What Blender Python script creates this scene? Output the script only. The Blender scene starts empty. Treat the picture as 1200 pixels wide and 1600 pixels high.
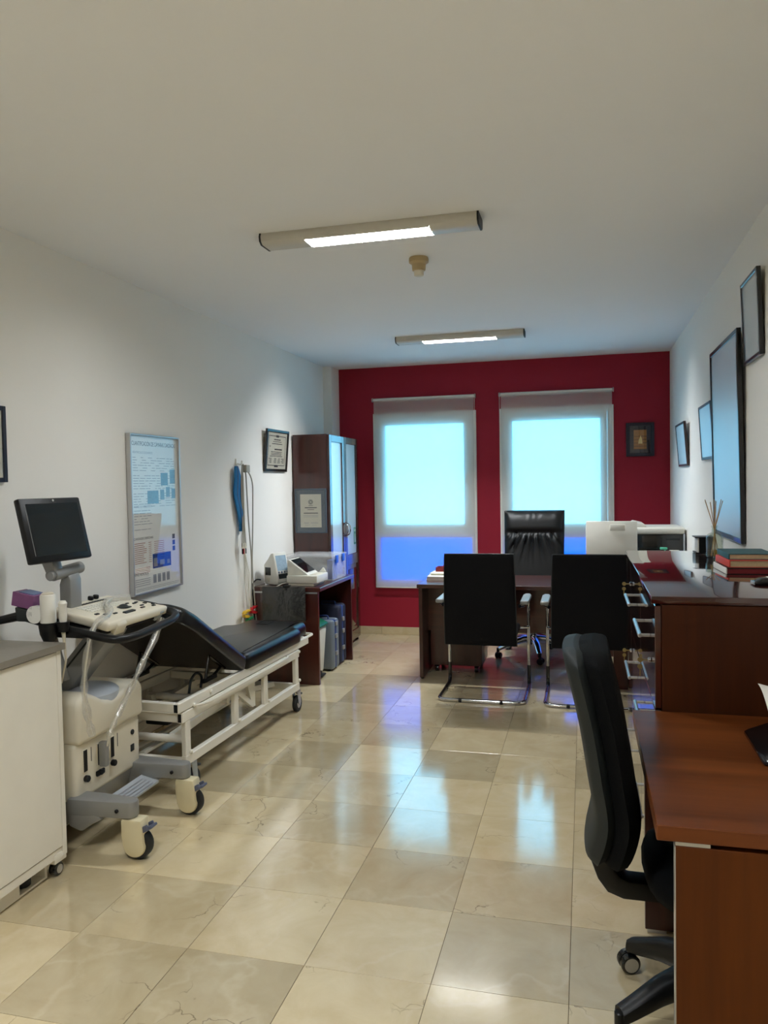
import bpy, bmesh, math, random
from mathutils import Matrix, Vector, Euler
random.seed(7)
sc = bpy.context.scene
R = math.radians
PI = math.pi

# ------------------------------------------------------------------ camera
FPX, YAW, PITCH, ROLL, CAMH = 1211.6, 0.253613, -0.036514, -0.01749, 1.5
cd = bpy.data.cameras.new('camera')
cam = bpy.data.objects.new('camera', cd)
sc.collection.objects.link(cam)
cd.sensor_fit = 'HORIZONTAL'; cd.sensor_width = 36.0; cd.lens = FPX / 1200 * 36
cd.clip_start = 0.02
_f = Vector((-math.sin(YAW) * math.cos(PITCH), math.cos(YAW) * math.cos(PITCH), math.sin(PITCH)))
_r = Vector((math.cos(YAW), math.sin(YAW), 0)); _u = _r.cross(_f)
_c, _s = math.cos(ROLL), math.sin(ROLL)
_r, _u = _r * _c + _u * _s, _u * _c - _r * _s
cam.matrix_world = Matrix(((_r.x, _u.x, -_f.x, 0), (_r.y, _u.y, -_f.y, 0), (_r.z, _u.z, -_f.z, CAMH), (0, 0, 0, 1)))
sc.camera = cam
# ------------------------------------------------------------------ sky and exposure
w = bpy.data.worlds.new('sky'); sc.world = w; w.use_nodes = True
SKY = (0.17, 0.64, 1.0); SKY_STRENGTH = 4.1
w.node_tree.nodes['Background'].inputs[0].default_value = (*SKY, 1)
w.node_tree.nodes['Background'].inputs[1].default_value = SKY_STRENGTH
LAMP = (0.93, 0.97, 1.0); LAMP_STRENGTH = 135.0
sc.view_settings.view_transform = 'Standard'; sc.view_settings.look = 'None'
sc.view_settings.exposure = 0.15; sc.view_settings.gamma = 1.0; sc.view_settings.use_curve_mapping = False
sc.cycles.max_bounces = 7; sc.cycles.diffuse_bounces = 5; sc.cycles.glossy_bounces = 3; sc.cycles.transparent_max_bounces = 16
sc.cycles.adaptive_threshold = 0.03; sc.cycles.caustics_reflective = False; sc.cycles.caustics_refractive = False

# ------------------------------------------------------------------ materials
def lin(c):
    return tuple((v / 255 / 12.92) if v / 255 <= .04045 else ((v / 255 + .055) / 1.055) ** 2.4 for v in c)

def mat(name, c, rough=.5, metal=0., coat=0., coat_rough=.03, ior=1.5, var=.05, scale=8., bump=0., bscale=60., alpha=None, sheen=0.):
    m = bpy.data.materials.new(name); m.use_nodes = True
    nt = m.node_tree; b = nt.nodes['Principled BSDF']
    col = lin(c)
    tc = nt.nodes.new('ShaderNodeTexCoord'); nz = nt.nodes.new('ShaderNodeTexNoise')
    nz.inputs['Scale'].default_value = scale; nz.inputs['Detail'].default_value = 3
    nt.links.new(tc.outputs['Object'], nz.inputs['Vector'])
    mx = nt.nodes.new('ShaderNodeMix'); mx.data_type = 'RGBA'
    mx.inputs['A'].default_value = (*[v * (1 - var) for v in col], 1); mx.inputs['B'].default_value = (*[min(1, v * (1 + var)) for v in col], 1)
    nt.links.new(nz.outputs['Fac'], mx.inputs['Factor']); nt.links.new(mx.outputs['Result'], b.inputs['Base Color'])
    b.inputs['Roughness'].default_value = rough; b.inputs['Metallic'].default_value = metal
    b.inputs['Coat Weight'].default_value = coat; b.inputs['Coat Roughness'].default_value = coat_rough
    b.inputs['IOR'].default_value = ior; b.inputs['Sheen Weight'].default_value = sheen
    if bump:
        n2 = nt.nodes.new('ShaderNodeTexNoise'); n2.inputs['Scale'].default_value = bscale; n2.inputs['Detail'].default_value = 4
        nt.links.new(tc.outputs['Object'], n2.inputs['Vector'])
        bp = nt.nodes.new('ShaderNodeBump'); bp.inputs['Strength'].default_value = bump; bp.inputs['Distance'].default_value = .01
        nt.links.new(n2.outputs['Fac'], bp.inputs['Height']); nt.links.new(bp.outputs['Normal'], b.inputs['Normal'])
    return m

def wood(name, c1, c2, axis, rough=.3, coat=.4, coat_rough=.06, grain=14.):
    m = bpy.data.materials.new(name); m.use_nodes = True
    nt = m.node_tree; b = nt.nodes['Principled BSDF']
    tc = nt.nodes.new('ShaderNodeTexCoord'); mp = nt.nodes.new('ShaderNodeMapping')
    s = [grain] * 3; s['xyz'.index(axis)] = grain / 18
    mp.inputs['Scale'].default_value = s
    nt.links.new(tc.outputs['Object'], mp.inputs['Vector'])
    n1 = nt.nodes.new('ShaderNodeTexNoise'); n1.inputs['Scale'].default_value = 1.; n1.inputs['Detail'].default_value = 6; n1.inputs['Distortion'].default_value = .6
    nt.links.new(mp.outputs['Vector'], n1.inputs['Vector'])
    n2 = nt.nodes.new('ShaderNodeTexNoise'); n2.inputs['Scale'].default_value = 7.; n2.inputs['Detail'].default_value = 4
    nt.links.new(mp.outputs['Vector'], n2.inputs['Vector'])
    ad = nt.nodes.new('ShaderNodeMath'); ad.operation = 'MULTIPLY_ADD'; ad.inputs[1].default_value = .35
    nt.links.new(n2.outputs['Fac'], ad.inputs[0]); nt.links.new(n1.outputs['Fac'], ad.inputs[2])
    rp = nt.nodes.new('ShaderNodeValToRGB')
    rp.color_ramp.elements[0].position = .45; rp.color_ramp.elements[0].color = (*lin(c1), 1)
    rp.color_ramp.elements[1].position = .9; rp.color_ramp.elements[1].color = (*lin(c2), 1)
    nt.links.new(ad.outputs[0], rp.inputs['Fac']); nt.links.new(rp.outputs['Color'], b.inputs['Base Color'])
    b.inputs['Roughness'].default_value = rough; b.inputs['Coat Weight'].default_value = coat; b.inputs['Coat Roughness'].default_value = coat_rough
    if coat < .15: b.inputs['IOR'].default_value = 1.3
    return m

def pane_mat(name, tint=(1, 1, 1), ior=1.5, rough=.01):
    m = bpy.data.materials.new(name); m.use_nodes = True
    nt = m.node_tree; nt.nodes.remove(nt.nodes['Principled BSDF']); out = nt.nodes['Material Output']
    t = nt.nodes.new('ShaderNodeBsdfTransparent'); t.inputs[0].default_value = (*tint, 1)
    g = nt.nodes.new('ShaderNodeBsdfGlossy'); g.inputs['Roughness'].default_value = rough
    lw = nt.nodes.new('ShaderNodeLayerWeight'); lw.inputs['Blend'].default_value = .5
    pw = nt.nodes.new('ShaderNodeMath'); pw.operation = 'POWER'; pw.inputs[1].default_value = 5
    nt.links.new(lw.outputs['Facing'], pw.inputs[0])
    fr = nt.nodes.new('ShaderNodeMath'); fr.operation = 'MULTIPLY_ADD'; f0 = ((ior - 1) / (ior + 1)) ** 2; fr.inputs[1].default_value = 1 - f0; fr.inputs[2].default_value = f0
    nt.links.new(pw.outputs[0], fr.inputs[0])
    mx = nt.nodes.new('ShaderNodeMixShader')
    nt.links.new(fr.outputs[0], mx.inputs[0]); nt.links.new(t.outputs[0], mx.inputs[1]); nt.links.new(g.outputs[0], mx.inputs[2])
    nt.links.new(mx.outputs[0], out.inputs[0])
    return m

def fabric_mat(name, col, transp, transl):
    m = bpy.data.materials.new(name); m.use_nodes = True
    nt = m.node_tree; nt.nodes.remove(nt.nodes['Principled BSDF']); out = nt.nodes['Material Output']
    d = nt.nodes.new('ShaderNodeBsdfDiffuse'); d.inputs[0].default_value = (*col, 1)
    tl = nt.nodes.new('ShaderNodeBsdfTranslucent'); tl.inputs[0].default_value = (*col, 1)
    tp = nt.nodes.new('ShaderNodeBsdfTransparent')
    tc = nt.nodes.new('ShaderNodeTexCoord'); nz = nt.nodes.new('ShaderNodeTexNoise'); nz.inputs['Scale'].default_value = 3
    nt.links.new(tc.outputs['Object'], nz.inputs['Vector'])
    mr = nt.nodes.new('ShaderNodeMapRange'); mr.inputs['To Min'].default_value = transl * .92; mr.inputs['To Max'].default_value = min(1, transl * 1.08)
    nt.links.new(nz.outputs['Fac'], mr.inputs['Value'])
    m1 = nt.nodes.new('ShaderNodeMixShader'); m2 = nt.nodes.new('ShaderNodeMixShader')
    nt.links.new(mr.outputs[0], m1.inputs[0]); nt.links.new(d.outputs[0], m1.inputs[1]); nt.links.new(tl.outputs[0], m1.inputs[2])
    m2.inputs[0].default_value = transp
    nt.links.new(m1.outputs[0], m2.inputs[1]); nt.links.new(tp.outputs[0], m2.inputs[2]); nt.links.new(m2.outputs[0], out.inputs[0])
    return m

def film_mat(name, col, transp, gloss=.12):
    """thin crinkled clear plastic"""
    m = bpy.data.materials.new(name); m.use_nodes = True
    nt = m.node_tree; nt.nodes.remove(nt.nodes['Principled BSDF']); out = nt.nodes['Material Output']
    d = nt.nodes.new('ShaderNodeBsdfDiffuse'); d.inputs[0].default_value = (*col, 1)
    g = nt.nodes.new('ShaderNodeBsdfGlossy'); g.inputs['Roughness'].default_value = .12
    tp = nt.nodes.new('ShaderNodeBsdfTransparent')
    tc = nt.nodes.new('ShaderNodeTexCoord'); nz = nt.nodes.new('ShaderNodeTexNoise'); nz.inputs['Scale'].default_value = 35; nz.inputs['Detail'].default_value = 3
    nt.links.new(tc.outputs['Object'], nz.inputs['Vector'])
    bp = nt.nodes.new('ShaderNodeBump'); bp.inputs['Strength'].default_value = .7; bp.inputs['Distance'].default_value = .01
    nt.links.new(nz.outputs['Fac'], bp.inputs['Height']); nt.links.new(bp.outputs[0], g.inputs['Normal'])
    m1 = nt.nodes.new('ShaderNodeMixShader'); m1.inputs[0].default_value = gloss / max(.01, 1 - transp)
    m2 = nt.nodes.new('ShaderNodeMixShader'); m2.inputs[0].default_value = transp
    nt.links.new(d.outputs[0], m1.inputs[1]); nt.links.new(g.outputs[0], m1.inputs[2])
    nt.links.new(m1.outputs[0], m2.inputs[1]); nt.links.new(tp.outputs[0], m2.inputs[2]); nt.links.new(m2.outputs[0], out.inputs[0])
    return m

def emit_mat(name, col, strength):
    m = bpy.data.materials.new(name); m.use_nodes = True
    nt = m.node_tree; nt.nodes.remove(nt.nodes['Principled BSDF'])
    e = nt.nodes.new('ShaderNodeEmission'); e.inputs[0].default_value = (*col, 1); e.inputs[1].default_value = strength
    nt.links.new(e.outputs[0], nt.nodes['Material Output'].inputs[0])
    return m

def marble_mat(name):
    m = bpy.data.materials.new(name); m.use_nodes = True
    nt = m.node_tree; b = nt.nodes['Principled BSDF']; L = nt.links.new; N = nt.nodes.new
    geo = N('ShaderNodeNewGeometry'); oi = N('ShaderNodeObjectInfo')
    off = N('ShaderNodeVectorMath'); off.operation = 'MULTIPLY_ADD'
    cx = N('ShaderNodeCombineXYZ'); L(oi.outputs['Random'], cx.inputs[0]); L(oi.outputs['Random'], cx.inputs[1]); L(oi.outputs['Random'], cx.inputs[2])
    L(cx.outputs[0], off.inputs[0]); off.inputs[1].default_value = (37, 53, 11); L(geo.outputs['Position'], off.inputs[2])
    n1 = N('ShaderNodeTexNoise'); n1.inputs['Scale'].default_value = 5; n1.inputs['Detail'].default_value = 7; n1.inputs['Roughness'].default_value = .62; n1.inputs['Distortion'].default_value = .5
    L(off.outputs[0], n1.inputs['Vector'])
    rp = N('ShaderNodeValToRGB'); e = rp.color_ramp.elements
    e[0].position = .25; e[0].color = (*lin((200, 180, 140)), 1); e[1].position = .78; e[1].color = (*lin((222, 206, 170)), 1)
    L(n1.outputs['Fac'], rp.inputs['Fac'])
    # tone of each slab
    t = N('ShaderNodeMapRange'); t.inputs['To Min'].default_value = .76; t.inputs['To Max'].default_value = 1.16
    L(oi.outputs['Random'], t.inputs['Value'])
    sc1 = N('ShaderNodeVectorMath'); sc1.operation = 'SCALE'; L(rp.outputs['Color'], sc1.inputs[0]); L(t.outputs[0], sc1.inputs['Scale'])
    # hairline cracks
    ds = N('ShaderNodeTexNoise'); ds.inputs['Scale'].default_value = 6; ds.inputs['Detail'].default_value = 4; L(off.outputs[0], ds.inputs['Vector'])
    dm = N('ShaderNodeVectorMath'); dm.operation = 'MULTIPLY_ADD'; L(ds.outputs['Color'], dm.inputs[0]); dm.inputs[1].default_value = (.35, .35, .35); L(off.outputs[0], dm.inputs[2])
    vo = N('ShaderNodeTexVoronoi'); vo.feature = 'DISTANCE_TO_EDGE'; vo.inputs['Scale'].default_value = 3.2; L(dm.outputs[0], vo.inputs['Vector'])
    v1 = N('ShaderNodeMapRange'); v1.inputs['From Min'].default_value = .003; v1.inputs['From Max'].default_value = .012; v1.inputs['To Min'].default_value = 1; v1.inputs['To Max'].default_value = 0
    L(vo.outputs['Distance'], v1.inputs['Value'])
    mk = N('ShaderNodeTexNoise'); mk.inputs['Scale'].default_value = 3.1; mk.inputs['Detail'].default_value = 3; L(off.outputs[0], mk.inputs['Vector'])
    mk2 = N('ShaderNodeMapRange'); mk2.inputs['From Min'].default_value = .54; mk2.inputs['From Max'].default_value = .66; L(mk.outputs['Fac'], mk2.inputs['Value'])
    cm = N('ShaderNodeMath'); cm.operation = 'MULTIPLY'; L(v1.outputs[0], cm.inputs[0]); L(mk2.outputs[0], cm.inputs[1])
    cm2 = N('ShaderNodeMath'); cm2.operation = 'MULTIPLY'; L(cm.outputs[0], cm2.inputs[0]); cm2.inputs[1].default_value = .62
    mx = N('ShaderNodeMix'); mx.data_type = 'RGBA'; L(cm2.outputs[0], mx.inputs['Factor']); L(sc1.outputs[0], mx.inputs['A']); mx.inputs['B'].default_value = (*lin((95, 80, 58)), 1)
    # pale veins
    wv = N('ShaderNodeTexVoronoi'); wv.feature = 'DISTANCE_TO_EDGE'; wv.inputs['Scale'].default_value = 1.3; L(dm.outputs[0], wv.inputs['Vector'])
    w1 = N('ShaderNodeMapRange'); w1.inputs['From Min'].default_value = 0; w1.inputs['From Max'].default_value = .03; w1.inputs['To Min'].default_value = .16; w1.inputs['To Max'].default_value = 0; L(wv.outputs['Distance'], w1.inputs['Value'])
    mx2 = N('ShaderNodeMix'); mx2.data_type = 'RGBA'; L(w1.outputs[0], mx2.inputs['Factor']); L(mx.outputs['Result'], mx2.inputs['A']); mx2.inputs['B'].default_value = (*lin((228, 216, 190)), 1)
    L(mx2.outputs['Result'], b.inputs['Base Color'])
    b.inputs['Roughness'].default_value = .13; b.inputs['IOR'].default_value = 1.9
    b.inputs['Coat Weight'].default_value = .8; b.inputs['Coat Roughness'].default_value = .11; b.inputs['Coat IOR'].default_value = 1.6
    rr = N('ShaderNodeMapRange'); rr.inputs['To Min'].default_value = .10; rr.inputs['To Max'].default_value = .15; L(n1.outputs['Fac'], rr.inputs['Value']); L(rr.outputs[0], b.inputs['Roughness'])
    return m

MT = dict(
    wall=mat('white_wall_paint', (238, 235, 228), .85, var=.015, scale=2.5, bump=.04, bscale=9),
    ceil=mat('ceiling_paint', (241, 242, 243), .9, var=.012, scale=2),
    red=mat('crimson_wall_paint', (150, 12, 40), .75, var=.05, scale=3),
    marble=marble_mat('cream_marble'),
    grout=mat('joint_mortar', (128, 108, 80), .8),
    pvc=mat('white_window_plastic', (238, 236, 228), .35),
    blind=fabric_mat('blind_fabric', (.90, .88, .83), .36, .62),
    tubew=mat('blind_tube_white', (225, 220, 210), .4),
    glass=pane_mat('clear_pane'),
    bluefilm=pane_mat('blue_film_pane', (.0, .36, .80)),
    steel=mat('brushed_steel', (158, 152, 140), .38, metal=.55, var=.08, scale=25),
    chrome=mat('chrome', (215, 215, 220), .08, metal=1.),
    dchrome=mat('dark_chrome', (70, 68, 66), .25, metal=.9),
    alu=mat('satin_aluminium', (196, 196, 196), .32, metal=.85),
    lampgrey=mat('lamp_grey_paint', (204, 200, 190), .4),
    black=mat('black_plastic', (11, 12, 14), .42, ior=1.4),
    blackg=mat('glossy_black_plastic', (10, 11, 13), .18, coat=.3),
    rubber=mat('dark_rubber', (27, 29, 28), .7),
    leather=mat('black_leather', (6, 6, 7), .30, coat=.15, ior=1.4, coat_rough=.2, bump=.15, bscale=260),
    leather2=mat('smooth_black_leather', (10, 10, 11), .40, ior=1.42, bump=.12, bscale=220),
    backfab=mat('black_vinyl', (7, 7, 11), .62, ior=1.25, bump=.1, bscale=240),
    mesh=mat('black_upholstery', (8, 9, 10), .85, ior=1.2, bump=.2, bscale=350),
    dkgrey=mat('dark_grey_plastic', (44, 47, 47), .5, ior=1.35),
    shell=mat('charcoal_back_shell', (34, 38, 38), .6, ior=1.3),
    white=mat('white_lacquer', (226, 221, 208), .4),
    cream=mat('cream_plastic', (218, 210, 190), .38),
    cream2=mat('warm_cream_plastic', (214, 203, 168), .4),
    devwhite=mat('device_white_plastic', (222, 219, 208), .4),
    silver=mat('silver_grey_plastic', (142, 142, 140), .38, metal=.25),
    bluegrey=mat('blue_grey_plastic', (86, 92, 112), .45),
    dome=mat('pale_blue_grey_plastic', (166, 172, 178), .35),
    screen=mat('dark_screen_glass', (14, 19, 22), .08, coat=.5),
    lcd=mat('pale_screen', (150, 172, 188), .2, var=.25, scale=40),
    purple=mat('purple_cardboard', (124, 74, 118), .5, var=.15, scale=30),
    bluecard=mat('blue_cardboard', (88, 104, 140), .5),
    maho_z=wood('mahogany_upright', (48, 13, 9), (70, 24, 15), 'z', .32, .5),
    maho_x=wood('mahogany_lengthways', (52, 17, 11), (78, 31, 19), 'x', .3, .6),
    maho_y=wood('mahogany_deep', (52, 17, 11), (80, 30, 18), 'y', .28, .6),
    polish=wood('polished_mahogany', (48, 12, 10), (64, 18, 13), 'y', .12, 1., .03),
    polishz=wood('polished_mahogany_front', (48, 16, 11), (66, 24, 14), 'z', .14, 1., .03),
    filside=wood('brown_mahogany_side', (54, 22, 3), (72, 32, 4), 'z', .55, .0, .2),
    teak_y=wood('warm_brown_wood_top', (84, 40, 12), (116, 62, 26), 'x', .42, .1, .2, 7.),
    teak_z=wood('warm_brown_wood_panel', (74, 33, 1), (96, 47, 2), 'z', .55, .0, .2, 8.),
    frosted=mat('frosted_door_glass', (196, 214, 220), .16, coat=.5, var=.03),
    gold=mat('brass_key', (168, 148, 96), .35, metal=.8),
    paper=mat('white_paper', (236, 234, 226), .7),
    cpaper=mat('cream_paper', (204, 200, 182), .7, var=.06, scale=30),
    bluepaper=mat('pale_blue_paper', (222, 230, 236), .6, var=.08, scale=4),
    matglass=pane_mat('non_glare_pane', (1, 1, 1), 1.4, .4),
    ink=mat('dark_ink', (58, 58, 62), .7),
    greyink=mat('grey_ink', (150, 152, 156), .7),
    redink=mat('reddish_ink', (176, 120, 104), .7),
    blueprint=mat('blue_picture_print', (44, 78, 150), .6, var=.3, scale=60),
    greyprint=mat('grey_picture_print', (120, 138, 150), .6, var=.35, scale=70),
    frameblk=mat('black_frame', (18, 16, 17), .3, coat=.3),
    framemaho=mat('dark_brown_frame', (44, 16, 14), .35, coat=.3),
    frameblue=mat('blue_grey_frame', (74, 88, 100), .45),
    navy=mat('navy_frame', (14, 17, 38), .45),
    amber=mat('amber_picture', (168, 112, 52), .5, var=.2, scale=50),
    sail=mat('cream_sail', (232, 206, 140), .5),
    green=mat('green_plastic', (14, 92, 62), .4),
    signgreen=mat('green_sticker', (24, 120, 84), .4),
    binwhite=mat('white_bin_plastic', (206, 204, 192), .45),
    casegrey=mat('grey_case_shell', (104, 114, 126), .4),
    caseblue=mat('blue_case_band', (44, 62, 112), .5),
    casenavy=mat('navy_case_fabric', (22, 28, 52), .7),
    cuff=mat('blue_cuff_fabric', (22, 104, 158), .8, var=.15, scale=60),
    cable=mat('grey_cable', (158, 154, 142), .55),
    wcable=mat('white_cable', (212, 206, 188), .5),
    redp=mat('red_clamp_plastic', (178, 26, 34), .4),
    yelp=mat('yellow_clamp_plastic', (214, 172, 44), .4),
    grnp=mat('green_clamp_plastic', (20, 110, 66), .4),
    film=film_mat('clear_plastic_film', (.35, .35, .33), .86, .08),
    sleeve=film_mat('clear_plastic_sleeve', (.8, .78, .72), .70, .16),
    boxclear=film_mat('clear_storage_plastic', (.85, .86, .86), .74, .10),
    latch=mat('blue_latch', (40, 92, 196), .35),
    teal=mat('teal_book_cloth', (36, 78, 82), .6),
    coral=mat('coral_book_cloth', (206, 72, 58), .6),
    pages=mat('page_edges', (200, 178, 140), .8, var=.12, scale=90),
    dkred=mat('dark_red_book_cover', (122, 22, 30), .5),
    bottle=pane_mat('bottle_glass', (.88, .90, .86), 1.6),
    oil=pane_mat('amber_oil', (.86, .72, .36), 1.4),
    reed=mat('reed_wood', (186, 146, 92), .7),
    beige=mat('beige_detector_plastic', (186, 164, 122), .45),
    mint=mat('mint_pump_plastic', (90, 190, 160), .4),
    lampglow=emit_mat('lamp_glow', LAMP, LAMP_STRENGTH),
    lampglow3=emit_mat('bright_lamp_glow', LAMP, LAMP_STRENGTH * 2.0),
    lampglow2=emit_mat('far_lamp_glow', LAMP, LAMP_STRENGTH * 2.7),
    louvre=mat('satin_louvre', (96, 95, 92), .5),
)

# ------------------------------------------------------------------ mesh helpers
class MB:
    def __init__(s): s.V = []; s.F = []; s.M = Matrix()
    def _add(s, bm):
        o = len(s.V); bm.verts.index_update()
        s.V += [s.M @ v.co for v in bm.verts]; s.F += [tuple(v.index + o for v in f.verts) for f in bm.faces]; bm.free(); return s
    def raw(s, V, F):
        o = len(s.V); s.V += [s.M @ Vector(v) for v in V]; s.F += [tuple(i + o for i in f) for f in F]; return s
    def box(s, x0, x1, y0, y1, z0, z1, b=0., seg=2, rot=None):
        bm = bmesh.new(); bmesh.ops.create_cube(bm, size=1)
        c = Vector(((x0 + x1) / 2, (y0 + y1) / 2, (z0 + z1) / 2)); d = (abs(x1 - x0), abs(y1 - y0), abs(z1 - z0))
        for v in bm.verts: v.co = Vector([v.co[i] * d[i] for i in range(3)])
        b = min(b, min(d) * .49)
        if b > 0: bmesh.ops.bevel(bm, geom=list(bm.edges), offset=b, segments=seg, profile=.5, affect='EDGES')
        m = Matrix.Translation(c) @ (Euler(rot).to_matrix().to_4x4() if rot else Matrix())
        bm.transform(m); return s._add(bm)
    def prism(s, poly, axis, a0, a1, b=0., seg=2):
        bm = bmesh.new()
        def co(p, a): return {'x': (a, p[0], p[1]), 'y': (p[0], a, p[1]), 'z': (p[0], p[1], a)}[axis]
        A = [bm.verts.new(co(p, a0)) for p in poly]; B = [bm.verts.new(co(p, a1)) for p in poly]; n = len(poly)
        bm.faces.new(A[::-1]); bm.faces.new(B)
        for i in range(n): bm.faces.new((A[i], A[(i + 1) % n], B[(i + 1) % n], B[i]))
        bmesh.ops.recalc_face_normals(bm, faces=list(bm.faces))
        if b > 0:
            es = [e for e in bm.edges if len(e.link_faces) == 2 and e.calc_face_angle(0) > .6]
            bmesh.ops.bevel(bm, geom=es, offset=b, segments=seg, profile=.5, affect='EDGES')
        return s._add(bm)
    def tube(s, P, r, n=10, closed=False):
        P = [Vector(p) for p in P]; m = len(P); rr = r if isinstance(r, (list, tuple)) else [r] * m
        T = []
        for i in range(m):
            a = P[i - 1] if (i or closed) else P[0]; c = P[(i + 1) % m] if (i < m - 1 or closed) else P[-1]
            T.append((c - a).normalized())
        up = Vector((0, 0, 1)) if abs(T[0].z) < .9 else Vector((1, 0, 0))
        nn = (up - T[0] * up.dot(T[0])).normalized(); V = []; F = []
        for i in range(m):
            nn = (nn - T[i] * nn.dot(T[i])).normalized(); bb = T[i].cross(nn)
            for k in range(n):
                a = 2 * PI * k / n; V.append(P[i] + (nn * math.cos(a) + bb * math.sin(a)) * rr[i])
        for i in range(m if closed else m - 1):
            for k in range(n):
                j = (i + 1) % m; F.append((i * n + k, i * n + (k + 1) % n, j * n + (k + 1) % n, j * n + k))
        if not closed: F.append(tuple(range(n))[::-1]); F.append(tuple((m - 1) * n + k for k in range(n)))
        return s.raw(V, F)
    def lathe(s, prof, c=(0, 0, 0), n=24, axis=(0, 0, 1), sx=1., sy=1.):
        q = Vector((0, 0, 1)).rotation_difference(Vector(axis)).to_matrix(); c = Vector(c); V = []; F = []
        for (r, z) in prof:
            for k in range(n):
                a = 2 * PI * k / n; V.append(c + q @ Vector((r * math.cos(a) * sx, r * math.sin(a) * sy, z)))
        for i in range(len(prof) - 1):
            for k in range(n): F.append((i * n + k, i * n + (k + 1) % n, (i + 1) * n + (k + 1) % n, (i + 1) * n + k))
        F.append(tuple(range(n))[::-1]); F.append(tuple((len(prof) - 1) * n + k for k in range(n)))
        return s.raw(V, F)
    def cyl(s, p0, p1, r, r1=None, n=20):
        p0 = Vector(p0); p1 = Vector(p1); d = (p1 - p0).length; r1 = r if r1 is None else r1; e = min(.003, d * .2, r * .3)
        return s.lathe([(r - e, 0), (r, e), (r1, d - e), (max(r1 - e, .0004), d)], p0, n, (p1 - p0).normalized())
    def grid(s, fn, nu, nv, closed=False):
        V = [fn(i / nu, j / nv) for j in range(nv + 1) for i in range(nu + 1)]
        F = [(j * (nu + 1) + i, j * (nu + 1) + i + 1, (j + 1) * (nu + 1) + i + 1, (j + 1) * (nu + 1) + i) for j in range(nv) for i in range(nu)]
        return s.raw(V, F)
    def build(s, name, m, parent=None, label=None, cat=None, group=None, kind=None, smooth=35):
        root = parent
        while root is not None and root.parent is not None: root = root.parent
        if root is not None: o0 = root.location.copy()
        else:
            xs = [v.x for v in s.V]; ys = [v.y for v in s.V]; zs = [v.z for v in s.V]
            o0 = Vector(((min(xs) + max(xs)) / 2, (min(ys) + max(ys)) / 2, min(zs)))
        me = bpy.data.meshes.new(name); me.from_pydata([v - o0 for v in s.V], [], s.F)
        bm = bmesh.new(); bm.from_mesh(me); bmesh.ops.recalc_face_normals(bm, faces=list(bm.faces)); bm.to_mesh(me); bm.free()
        me.polygons.foreach_set('use_smooth', [True] * len(me.polygons)); me.set_sharp_from_angle(angle=R(smooth))
        me.materials.append(MT[m] if isinstance(m, str) else m)
        o = bpy.data.objects.new(name, me); sc.collection.objects.link(o)
        if parent is not None: o.parent = parent
        else: o.location = o0
        tag(o, label, cat, group, kind); return o

def tag(o, label=None, cat=None, group=None, kind=None):
    if label: o['label'] = label
    if cat: o['category'] = cat
    if group: o['group'] = group
    if kind: o['kind'] = kind
    return o

def T(name, label, cat, loc=(0, 0, 0), group=None):
    o = bpy.data.objects.new(name, None); sc.collection.objects.link(o); o.location = loc; o.empty_display_size = .05
    return tag(o, label, cat, group)

def copy_tree(o, parent=None):
    c = o.copy(); sc.collection.objects.link(c)
    if parent is not None: c.parent = parent
    for ch in list(o.children): copy_tree(ch, c)
    return c

def B(*a, **k): return MB().box(*a, **k)

def rp(P, r=.03, n=5):
    """round the corners of a polyline"""
    P = [Vector(p) for p in P]; out = [P[0]]
    for i in range(1, len(P) - 1):
        a, b, c = P[i - 1], P[i], P[i + 1]
        d1 = (a - b); d2 = (c - b); k = min(r, d1.length * .49, d2.length * .49)
        p = b + d1.normalized() * k; q = b + d2.normalized() * k
        for t in range(n + 1):
            t /= n; out.append(p * (1 - t) ** 2 + b * 2 * t * (1 - t) + q * t * t)
    out.append(P[-1]); return out

def text(s, size, x, z, y, m, parent, align='CENTER', width=None):
    """flat lettering in a plane facing local -y"""
    cu = bpy.data.curves.new('lettering', 'FONT'); cu.body = s; cu.size = size; cu.align_x = align; cu.align_y = 'CENTER'
    ob = bpy.data.objects.new('lettering', cu); sc.collection.objects.link(ob)
    bpy.context.view_layer.update()
    me = bpy.data.meshes.new_from_object(ob.evaluated_get(bpy.context.evaluated_depsgraph_get()))
    bpy.data.objects.remove(ob); bpy.data.curves.remove(cu)
    k = 1.
    if width:
        xs = [v.co.x for v in me.vertices]; k = width / max(1e-4, max(xs) - min(xs))
    for v in me.vertices: v.co = Vector((x + v.co.x * k, y, z + v.co.y))
    me.materials.append(MT[m]); o = bpy.data.objects.new('lettering', me); sc.collection.objects.link(o); o.parent = parent
    return o

XL, XR, YB, YF, ZC = -2.46, .75, 7.45, -3.1, 2.647
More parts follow.
